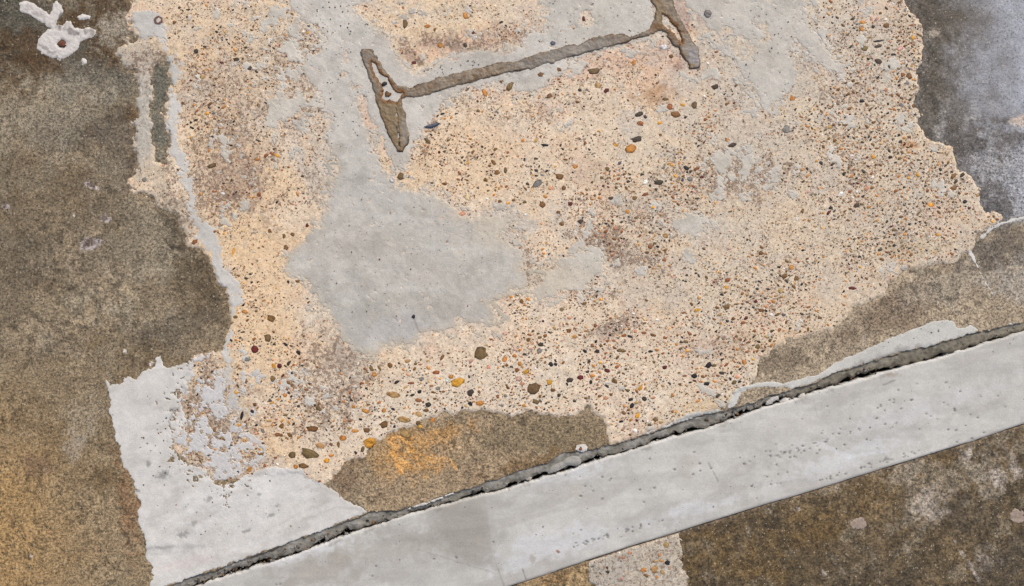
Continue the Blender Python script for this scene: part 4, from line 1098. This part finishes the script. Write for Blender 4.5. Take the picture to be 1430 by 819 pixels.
def bead_part(name, poly, hole, box, h, dz, seed, sheen=None):
    Xa, Ya = grid(0.8, box=box)
    ff = sdist(Xa, Ya, poly) + 0.9 + fbm(Xa, Ya, 9, 4, seed, 0.65) * 2.0
    inner = np.full(Xa.shape, 60.0)
    if hole:
        inner = -(sdist(Xa, Ya, hole) + fbm(Xa, Ya, 7, 4, seed + 1, 0.7) * 1.8)
        ff = np.minimum(ff, inner)
    rg = fbm(Xa, Ya, 6, 3, seed + 2, 0.7)
    Fg = f_agg(Xa, Ya)
    z = agg_top(Xa, Ya, Fg) + dz + h * (1 - (1 - np.clip(ff / 2.6, 0, 1)) ** 2) + rg * 0.45 + fbm(Xa, Ya, 16, 3, seed + 5) * 0.4
    cc = np.ones(Xa.shape + (3,), np.float32) * tone(138, 124, 106)
    cc = cc * (1 + 0.18 * rg + 0.22 * fbm(Xa, Ya, 22, 3, seed + 3))[..., None]
    if seed == 120:
        cc = mixc(cc, 0.75 * sstep(135, 150, Ya), tone(132, 112, 80))
        z = z - 1.6 * sstep(1.6, 0.3, -vein(Xa, Ya, [(553, 152, 0), (556, 172, 0), (557, 190, 0), (558, 206, 0)]) + rg)
        cc = mixc(cc, 0.9 * sstep(1.5, 0.2, -vein(Xa, Ya, [(554, 176, 0), (557, 190, 0), (558, 206, 0)]) + rg), tone(52, 42, 34))
        cc = mixc(cc, 0.7 * blob(Xa, Ya, 565, 185, 4, 24, -5, 0.3, 6), tone(150, 142, 132))
        cc = mixc(cc, 0.6 * blob(Xa, Ya, 512, 80, 8, 14, -30, 0.4, 8), tone(146, 136, 126))
    cc = mixc(cc, 0.55 * sstep(0.15, 0.6, fbm(Xa, Ya, 8, 4, seed + 6, 0.7)), tone(124, 88, 48))
    cc = mixc(cc, 0.85 * sstep(5.5, 2.0, inner + 2 * rg), tone(128, 84, 34))
    if sheen:
        cc = mixc(cc, 0.7 * blob(Xa, Ya, *sheen, rough=0.4, size=8), tone(158, 154, 154))  # highlight on the arm's end, painted into its colour
        cc = mixc(cc, 0.8 * blob(Xa, Ya, 967, 92, 6, 3, 0, 0.5, 5), tone(136, 112, 72))
        cc = mixc(cc, 0.7 * blob(Xa, Ya, 920, 15, 9, 24, -20, 0.4, 8), tone(134, 112, 82))
        cc = mixc(cc, 0.8 * blob(Xa, Ya, 917, 38, 9, 6, 0, 0.4, 8), tone(122, 88, 50))
    if name == 'crossbar':
        cc = mixc(cc, 0.5 * blob(Xa, Ya, 795, 74, 70, 9, -16, 0.5, 12), tone(150, 146, 140))
        for (x, y, rx, ry) in ((585, 126, 5, 1.6), (668, 108, 5, 3), (662, 106, 3, 2), (700, 97, 8, 1.3), (640, 113, 5, 1.2)):
            cc = mixc(cc, 0.7 * blob(Xa, Ya, x, y, rx, ry, -15, 0.6, 4), tone(98, 74, 42))
    edge = sdist(Xa, Ya, poly)
    cc = mixc(cc, np.clip(0.5 + 0.6 * fbm(Xa, Ya, 18, 3, seed + 8), 0.1, 0.85) * sstep(2.6, 0.6, np.minimum(ff, edge + 1.2) + 0.5 * rg), tone(72, 50, 34))
    o = clip_sheet(name, Xa, Ya, ff, z, dict(alb=np.clip(cc, .01, .9)), M_bead, skirt=1.4)
    o.parent = bead
    o.location = -Vector(bead.location)
    return o


bead_part("bead_arm", P_BL, P_BLH, (495, 60, 582, 222), 1.5, 0.5, 120)
bead_part("crossbar", P_BAR, None, (555, 38, 918, 145), 1.2, 0.6, 130)
bead_part("bead_arm", P_BR, P_BRH, (896, -56, 986, 106), 1.5, 0.5, 140, sheen=(968, 82, 9, 22, -15))

# dark crumbs in the left opening
for (x, y, w_, h_, cn, lab) in ((542, 132, 9, 7, 'brown', "square brown crumb inside the opening of the left bead arm"),
                                (537, 118, 10, 6, 'black', "dark crumb on the edge of the opening of the left bead arm"),
                                (604, 176, 20, 6, 'blue', "black flake lying in the aggregate just right of the left bead arm")):
    o = bpy.data.objects.new("crumb", stone_mesh(x, 9, h=0.7)); col.objects.link(o)
    o.location = ((x - CX) * S, (CY - y) * S, (z_at(x, y) + 1.1) * S)
    o.scale = (w_ * .5 * S, h_ * .5 * S, 1.5 * S); o.rotation_euler.z = math.radians(15)
    o.color = (*[float(q) for q in STONES[cn]], 1)
    tag(o, lab, "crumb")

# ------------------------------------------------------------------ PEBBLES
PEB = """379 445 12 8 -20 brown|374 472 9 9 0 olive|672 494 19 17 20 olive|609 520 10 6 0 rust|639 534 20 12 12 gold|630 526 7 7 0 orange|625 531 6 6 0 white|574 535 9 4 0 rust|586 547 6 6 0 black|612 542 7 5 0 grey|605 548 7 4 -10 brown|549 551 19 9 -10 tan|657 549 9 10 -30 dark|670 563 11 7 0 orange|598 565 8 7 0 dark|595 573 8 5 0 brown|585 579 9 7 -20 tan|604 587 6 9 -20 orange|584 590 7 6 0 brown|587 596 6 5 0 gold|564 586 18 8 -8 tan|536 593 11 8 20 brown|511 574 12 5 -20 orange|494 568 6 5 0 orange|536 573 6 7 0 orange|436 599 16 7 0 brown|496 602 10 5 0 orange|488 598 8 4 0 tan|512 601 9 6 0 brown|566 606 16 9 -20 tan|381 529 7 9 0 olive|391 535 5 6 0 orange|398 552 6 6 0 orange|391 511 7 6 -20 red|705 502 7 8 -30 orange|682 513 6 5 0 salmon|695 554 5 6 0 rust|745 543 18 16 30 olive|767 534 8 7 0 gold|748 561 11 6 -20 olive|810 527 9 7 0 red|796 531 9 7 25 dark|825 534 5 6 -30 black|868 490 12 5 0 olive|834 491 7 5 0 black|794 462 7 5 0 rust|802 470 7 5 15 orange|769 509 6 6 40 black|776 509 5 4 0 black|729 536 7 5 0 salmon|724 529 9 6 0 pink|722 517 7 6 0 rust|726 508 6 6 0 orange|928 513 7 6 0 red|969 525 8 7 0 black|928 472 6 5 0 rust|899 465 8 4 0 rust|912 468 8 4 -25 brown|887 463 6 5 0 salmon|917 489 7 4 0 orange|951 478 6 4 0 dark|956 525 7 3 0 rust|1014 429 9 6 20 olive|1055 421 6 5 30 red|871 577 7 4 -20 brown|846 556 7 5 0 salmon|772 545 7 5 0 brown|789 555 7 3 -25 brown|802 560 6 4 0 dark|853 551 6 4 0 brown|827 483 6 5 0 rust|839 483 4 6 0 brown|939 552 5 5 0 orange|364 635 10 9 30 brown|433 634 26 13 -18 olive|447 622 15 8 -20 tan|408 635 10 10 0 olive|424 651 13 8 0 brown|413 652 6 7 0 orange|456 643 8 7 20 gold|516 618 18 14 20 gold|479 612 10 8 0 orange|507 627 5 8 -20 olive|473 621 4 7 0 brown|463 621 5 4 0 rust|370 651 5 5 0 rust|446 672 6 3 0 rust|463 636 7 4 0 orange|829 100 16 7 5 olive|835 120 8 9 20 tan|969 147 8 12 -10 olive|998 122 10 6 20 dark|894 173 10 6 -15 rust|892 160 12 7 20 dark|901 164 6 4 -30 dark|889 195 15 7 15 dark|1022 203 12 6 15 dark|880 208 15 12 20 orange|859 203 7 5 -20 gold|761 203 11 4 -10 black|885 88 6 9 0 orange|937 79 6 6 0 brown|755 105 9 7 -10 brown|781 98 8 6 -20 brown|890 115 6 9 0 cream|929 139 9 5 0 olive|988 20 10 11 20 grey|772 61 7 6 0 blue|927 66 11 8 0 white|730 197 6 5 0 orange|922 189 5 4 0 brown|1015 196 7 5 0 orange|815 27 5 6 0 red|566 34 7 13 0 olive|597 37 8 5 0 orange|650 22 7 9 20 orange|615 64 8 6 -30 orange|712 120 8 13 -25 olive|677 130 6 12 20 orange|701 114 8 6 0 brown|661 47 6 4 0 red|578 88 7 5 0 red|650 64 5 7 0 dark|560 247 9 9 0 olive|548 251 7 9 0 white|621 257 7 5 0 brown|706 238 5 8 0 olive|678 252 7 6 -40 brown|653 275 9 11 20 cream|646 299 9 6 0 salmon|709 284 5 5 0 gold|698 282 7 4 20 brown|429 315 4 7 -20 red|397 330 5 7 0 olive|400 346 6 7 0 olive|416 393 7 4 0 brown|403 394 4 4 0 black|362 272 6 7 0 rust|377 323 6 5 0 brown|409 328 6 5 0 brown|781 247 11 7 -5 brown|751 257 16 8 32 grey|769 263 8 6 0 salmon|787 263 6 7 -20 brown|803 233 8 6 0 orange|757 286 9 7 -30 brown|733 283 6 4 0 olive|796 285 7 5 0 red|853 277 8 5 0 dark|886 277 7 6 20 olive|919 255 13 6 0 dark|980 248 6 4 0 red|876 296 6 5 0 orange|901 272 10 4 20 rust|780 297 6 4 0 brown|784 313 7 6 -20 brown|848 236 6 6 -40 olive|865 228 4 5 0 blue|953 252 4 5 0 blue|734 300 5 4 0 white|1014 402 7 4 -20 gold|956 375 5 3 0 brown|1043 335 3 4 0 black|748 222 6 4 0 dark|840 249 6 4 0 olive|1237 36 8 8 0 brown|1219 38 5 5 -30 black|1207 68 9 7 10 olive|1226 58 14 3 8 black|1226 65 12 4 15 dark|1226 86 10 8 -30 dark|1212 90 6 4 20 salmon|1247 77 8 3 15 black|1260 105 6 6 0 rust|1269 107 8 8 -20 brown|1237 126 6 4 20 salmon|1275 149 6 6 -30 brown|1106 138 8 8 -30 orange|1130 140 4 5 0 rust|1098 181 12 11 0 grey|1241 94 4 5 0 dark|1266 117 8 4 0 grey|1229 19 5 4 0 brown|1216 27 4 5 0 salmon|1243 59 4 4 0 salmon|1269 192 6 4 0 brown|1331 263 10 5 0 brown|1349 271 5 3 0 rust|1364 273 6 5 0 tan|1347 282 5 6 -30 black|1353 291 4 4 0 red|1120 295 5 6 -30 brown|1190 403 10 5 0 red|1284 310 4 3 0 black|1262 262 5 3 20 black|1282 224 7 2 0 black|1312 320 4 4 0 dark|1112 306 4 6 0 white|1196 268 4 4 0 white|1121 350 5 3 0 black|1149 359 4 4 20 orange|1255 254 5 3 -30 salmon|1094 440 7 4 0 blue|1144 444 6 5 0 brown|1088 461 4 6 0 rust|1128 460 4 6 0 brown|356 488 10 11 0 red|346 501 9 8 0 grey|329 443 7 5 0 olive|330 548 6 6 0 gold|338 580 4 13 -12 black|353 575 6 5 0 black|356 565 6 5 0 brown|340 464 7 2 10 black|344 533 4 8 -20 brown|334 594 6 5 20 orange|341 615 5 5 0 orange|296 232 13 5 20 olive|326 352 4 13 -15 gold|202 251 6 8 -20 grey|300 268 7 3 0 rust|256 145 6 4 0 brown|267 113 4 4 0 red|228 231 4 4 0 salmon|672 420 4 4 0 cream|705 466 7 5 0 pink"""
EXTRA = [(935, 150, 9, 8, 0, 'rust'), (943, 160, 13, 9, -10, 'brown')]
LOWP = [(932, 786, 8, 6, -10, 'black'), (930, 761, 7, 8, 20, 'tan'), (914, 795, 11, 9, 30, 'tan'), (899, 796, 9, 6, 0, 'orange'), (923, 783, 6, 4, 0, 'orange'), (902, 804, 10, 3, -25, 'brown'), (935, 793, 5, 5, 0, 'pink'), (879, 772, 6, 5, 0, 'salmon'),
        (915, 784, 6, 4, 0, 'tan'), (868, 808, 5, 5, 0, 'pink'), (925, 799, 7, 5, -40, 'tan'), (917, 806, 4, 5, 0, 'orange'), (849, 799, 5, 4, 0, 'dark'), (848, 793, 3, 4, 0, 'red'), (870, 779, 6, 5, 20, 'salmon'), (921, 775, 5, 6, 0, 'salmon')]
pebs = [(*map(float, s.split()[:5]), s.split()[5]) for s in PEB.split('|')] + EXTRA
rs = np.random.RandomState(21)
occupied = [(p[0], p[1], max(p[2], p[3]) * 0.5) for p in pebs]
kinds = ['dark', 'brown', 'black', 'rust', 'orange', 'olive', 'grey', 'salmon', 'white', 'red', 'tan', 'gold', 'pink']
wts = np.array([.15, .22, .09, .14, .14, .09, .04, .03, .02, .03, .05, .03, .03]); wts /= wts.sum()
# candidate spots for the smaller stones, by local density
n = 90000
px = rs.uniform(180, 1405, n); py = rs.uniform(-60, 680, n)
ix = np.clip(np.searchsorted(DENS_X[0], px), 0, DENS_X.shape[1] - 1); iy = np.clip(np.searchsorted(DENS_Y[:, 0], py), 0, DENS_Y.shape[0] - 1)
pd = DENS[iy, ix]
ok = (F[iy, ix] > 4) & (taken[iy, ix] < -1.5) & (f[iy, ix] < 0) & (rs.rand(n) < np.clip(pd / 1.6, 0.08, 1) ** 1.6 * 0.95)
px = px[ok]; py = py[ok]; pd = pd[ok]
sz = np.clip(1.6 * np.exp(rs.randn(len(px)) * 0.48) * (0.62 + 0.48 * pd), 1.1, 6.5)
order_i = np.argsort(-sz)
cell = {}


def key(x, y): return (int(x // 12), int(y // 12))


for (x, y, r) in occupied: cell.setdefault(key(x, y), []).append((x, y, r))
small = []
for i in order_i:
    x, y, r = px[i], py[i], sz[i] * 0.5
    kx, ky = key(x, y); bad = False
    for a in (-1, 0, 1):
        for b_ in (-1, 0, 1):
            for (u, v, q) in cell.get((kx + a, ky + b_), ()):
                if (u - x) ** 2 + (v - y) ** 2 < (q + r + 0.6) ** 2: bad = True; break
            if bad: break
        if bad: break
    if bad: continue
    cell.setdefault((kx, ky), []).append((x, y, r))
    small.append((x, y, sz[i] * rs.uniform(1.0, 1.5), sz[i] * rs.uniform(0.6, 1.0), rs.uniform(-60, 60), kinds[rs.choice(len(kinds), p=wts)]))
room = 298 - len(pebs)
small.sort(key=lambda s: -(s[2] * s[3]))
inframe = [s for s in small if 0 < s[0] < 1430 and 0 < s[1] < 819][:room]
ids = set(id(s) for s in inframe)
rest = [s for s in small if id(s) not in ids]
pebs_all = pebs + inframe
big_mesh = [stone_mesh(300 + i, 10, h=0.45) for i in range(9)]
sml_mesh = [stone_mesh(400 + i, 8, h=0.6) for i in range(7)]


def zs_at(xy):
    a = np.array(xy, float)
    return ground_z(a[:, 0], a[:, 1])


def jitter(cn, r):
    b = STONES[cn]
    k = r.uniform(0.8, 1.15)
    return tuple(float(min(0.9, q * k * r.uniform(0.94, 1.06))) for q in b) + (1.0,)


r5 = random.Random(55)


def add_pebbles(lst, parent, zs):
    for (x, y, a, b, ang, cn), z in zip(lst, zs):
        me = r5.choice(big_mesh if a * b > 34 else sml_mesh)
        o = bpy.data.objects.new("pebble", me); col.objects.link(o)
        o.parent = parent
        o.location = ((x - CX) * S, (CY - y) * S, (z + 0.05) * S)
        o.scale = (a * 0.53 * S, b * 0.53 * S, (0.6 + 0.05 * min(a, b)) * S)
        o.rotation_euler.z = math.radians(ang)
        o.color = jitter(cn, r5)


zz = zs_at([(p[0], p[1]) for p in pebs_all])
zz = np.array([z + (0.75 if (p[0], p[1]) in {(988.0, 20.0), (772.0, 61.0), (548.0, 251.0), (815.0, 27.0), (560.0, 247.0)} else 0) for z, p in zip(zz, pebs_all)])
add_pebbles(pebs_all, agg, zz)
lz = base_z(np.array([p[0] for p in LOWP], float), np.array([p[1] for p in LOWP], float)) + 1.0
add_pebbles(LOWP, agg2, lz)


def scatter(name, lst, zs, parent, material, seed, lift=0.0, nn=6, flat=0.9):
    """many small stones in one mesh"""
    rr = np.random.RandomState(seed)
    protos = [disc_stone(None, nn, None, None, seed + i, h=0.6) for i in range(8)]
    V = []; Q = []; T = []; A = []; base = 0
    for (x, y, a, b, ang, cn), z in zip(lst, zs):
        v, fc = protos[rr.randint(8)]
        v = np.array(v)
        t = math.radians(ang); X_ = v[:, 0] * a * .5; Y_ = v[:, 1] * b * .5
        w_ = np.stack([(x - CX + X_ * math.cos(t) - Y_ * math.sin(t)) * S, (CY - y + X_ * math.sin(t) + Y_ * math.cos(t)) * S, (z + lift + v[:, 2] * flat) * S], 1)
        V.append(w_)
        for q in fc:
            (Q if len(q) == 4 else T).append([k + base for k in q])
        k = rr.uniform(0.75, 1.2)
        A.append(np.tile(STONES[cn] * k, (len(v), 1)))
        base += len(v)
    V = np.concatenate(V); A = np.concatenate(A)
    Q = np.array(Q); T = np.array(T)
    loops = np.concatenate([Q.ravel(), T.ravel()])
    starts = np.concatenate([np.arange(len(Q)) * 4, len(Q) * 4 + np.arange(len(T)) * 3])
    return link_mesh(name, V, loops, starts, dict(alb=np.clip(A, .01, .9)), material, parent)


o = scatter("small_pebbles", rest, zs_at([(p[0], p[1]) for p in rest]), agg, M_grit, 66, 0.03)
o['kind'] = 'stuff'

# ------------------------------------------------------------------ DEBRIS IN THE JOINT
rs = np.random.RandomState(31)
crumbs = []; zc = []
for cx_, sp_, n_ in ((550, 60, 12), (620, 60, 10), (395, 60, 40), (700, 50, 14), (850, 90, 16), (1000, 60, 16), (1090, 30, 30), (1200, 60, 22), (1330, 60, 14), (300, 40, 26), (470, 30, 18), (1050, 40, 12)):
    for _ in range(n_):
        x = cx_ + rs.randn() * sp_ * 0.6
        u = rs.uniform(0.35, 1.0)
        y = jointU(x) + u * (jointL(x) - jointU(x))
        s = rs.uniform(1.0, 3.4) if rs.rand() < 0.85 else rs.uniform(3.4, 6)
        crumbs.append((x, float(y), s * 1.3, s, rs.uniform(-90, 90), ['grey', 'grey', 'dark', 'grey', 'brown', 'black', 'grey', 'dark', 'dark'][rs.randint(9)]))
        zc.append(-2.0 - 4.8 * u ** 1.2 + 0.3)
o = scatter("joint_crumbs", crumbs, zc, None, M_grit, 77, 0.0, 6, 1.6)
tag(o, "loose grey crumbs and grit lying along the open joint", "crumbs", kind='stuff')


def chunk(poly, h, z0, name, label, cat, colr, seed):
    P = np.array(poly, float); b = (P[:, 0].min() - 4, P[:, 1].min() - 4, P[:, 0].max() + 4, P[:, 1].max() + 4)
    Xa, Ya = grid(0.9, box=b)
    ff = sdist(Xa, Ya, poly) + fbm(Xa, Ya, 8, 3, seed, 0.7) * 1.2
    n_ = fbm(Xa, Ya, 10, 4, seed + 1, 0.7)
    z = z0 + h * (1 - (1 - np.clip(ff / 6, 0, 1)) ** 2) + n_ * 0.9
    cc = np.ones(Xa.shape + (3,), np.float32) * tone(*colr) * (1 + 0.14 * n_)[..., None]
    return tag(clip_sheet(name, Xa, Ya, ff, z, dict(alb=np.clip(cc, .01, .9)), M_splash, skirt=9), label, cat)


chunk([(766, 662), (769, 654), (779, 647), (790, 641), (801, 636), (809, 638), (813, 644), (811, 648), (800, 652), (795, 650), (787, 654), (776, 660)], 1.6, -2.6, "concrete_chunk",
      "broken light grey concrete chunk wedged in the joint below the brown pocket", "concrete chunk", (160, 156, 149), 201)
chunk([(1116, 556), (1118, 551), (1124, 549), (1125, 554), (1120, 558)], 1.5, -3, "concrete_chunk", "small whitish concrete bit in the joint under the pale wedge", "concrete chunk", (206, 200, 190), 203)
chunk([(1090, 561), (1096, 556), (1102, 557), (1100, 562), (1092, 565)], 1.5, -3, "concrete_chunk", "small rounded white concrete bit in the joint, left of the pale wedge", "concrete chunk", (206, 200, 192), 205)
chunk([(1070, 562), (1078, 556), (1088, 553), (1088, 558), (1080, 562), (1070, 568)], 1.6, -3, "concrete_chunk", "flat pale concrete flake in the joint below the short brown wedge", "concrete chunk", (192, 188, 182), 207)
chunk([(734, 672), (738, 666), (743, 668), (741, 673)], 1.5, -4, "concrete_chunk", "small grey concrete bit in the joint, left of the wedged chunk", "concrete chunk", (168, 160, 150), 209)
# small plaster dab with a reddish pebble, above the chunk
o = chunk([(803, 628), (806, 622), (815, 621), (821, 624), (820, 630), (812, 632)], 0.9, 0.1, "plaster_dab", "white plaster dab holding a reddish pebble, just above the wedged chunk", "plaster dab", (206, 200, 194), 211)
pb = bpy.data.objects.new("pebble", sml_mesh[0]); col.objects.link(pb); pb.parent = o
pb.location = ((811 - CX) * S, (CY - 627) * S, 0.0013); pb.scale = (0.0025, 0.0025, 0.0015); pb.color = (*[float(q) for q in STONES['rust']], 1)
# a black speck with its tail on the middle patch
o = bpy.data.objects.new("dirt_speck", stone_mesh(905, 9, h=0.8)); col.objects.link(o)
o.location = ((578 - CX) * S, (CY - 442) * S, (z_at(578, 442) + 1.1) * S); o.scale = (0.0026, 0.0026, 0.0012); o.color = (0.02, 0.02, 0.025, 1)
tag(o, "single black speck near the lower end of the large grey middle patch", "speck")

# fine black specks added in place of pits on the smooth patches
rs = np.random.RandomState(41)
gr = []
for (cx_, cy_, sx, sy, n_) in ((560, 370, 110, 100, 36), (470, 130, 50, 80, 60), (500, 20, 60, 30, 60), (820, 30, 70, 30, 30), (700, 95, 60, 12, 0), (1060, 50, 60, 60, 40), (220, 610, 40, 80, 26), (330, 710, 90, 40, 18), (1300, 470, 60, 12, 10), (630, 95, 50, 10, 26)):
    for _ in range(n_):
        x = cx_ + rs.uniform(-1, 1) * sx; y = cy_ + rs.uniform(-1, 1) * sy
        i = np.searchsorted(DENS_X[0], x); j = np.searchsorted(DENS_Y[:, 0], y)
        if taken[j, i] > 2:
            s = rs.uniform(0.9, 2.2)
            gr.append((x, y, s * 1.3, s, rs.uniform(-90, 90), ['black', 'dark', 'dark', 'brown'][rs.randint(4)]))
o = scatter("pit_specks", gr, zs_at([(p[0], p[1]) for p in gr]) + 0.95, None, M_grit, 88, 0.0, 5, 0.4)
tag(o, "tiny dark specks standing in for pits in the smooth grey cement patches", "grit", kind='stuff')  # specks added in place of pits, not loose grit
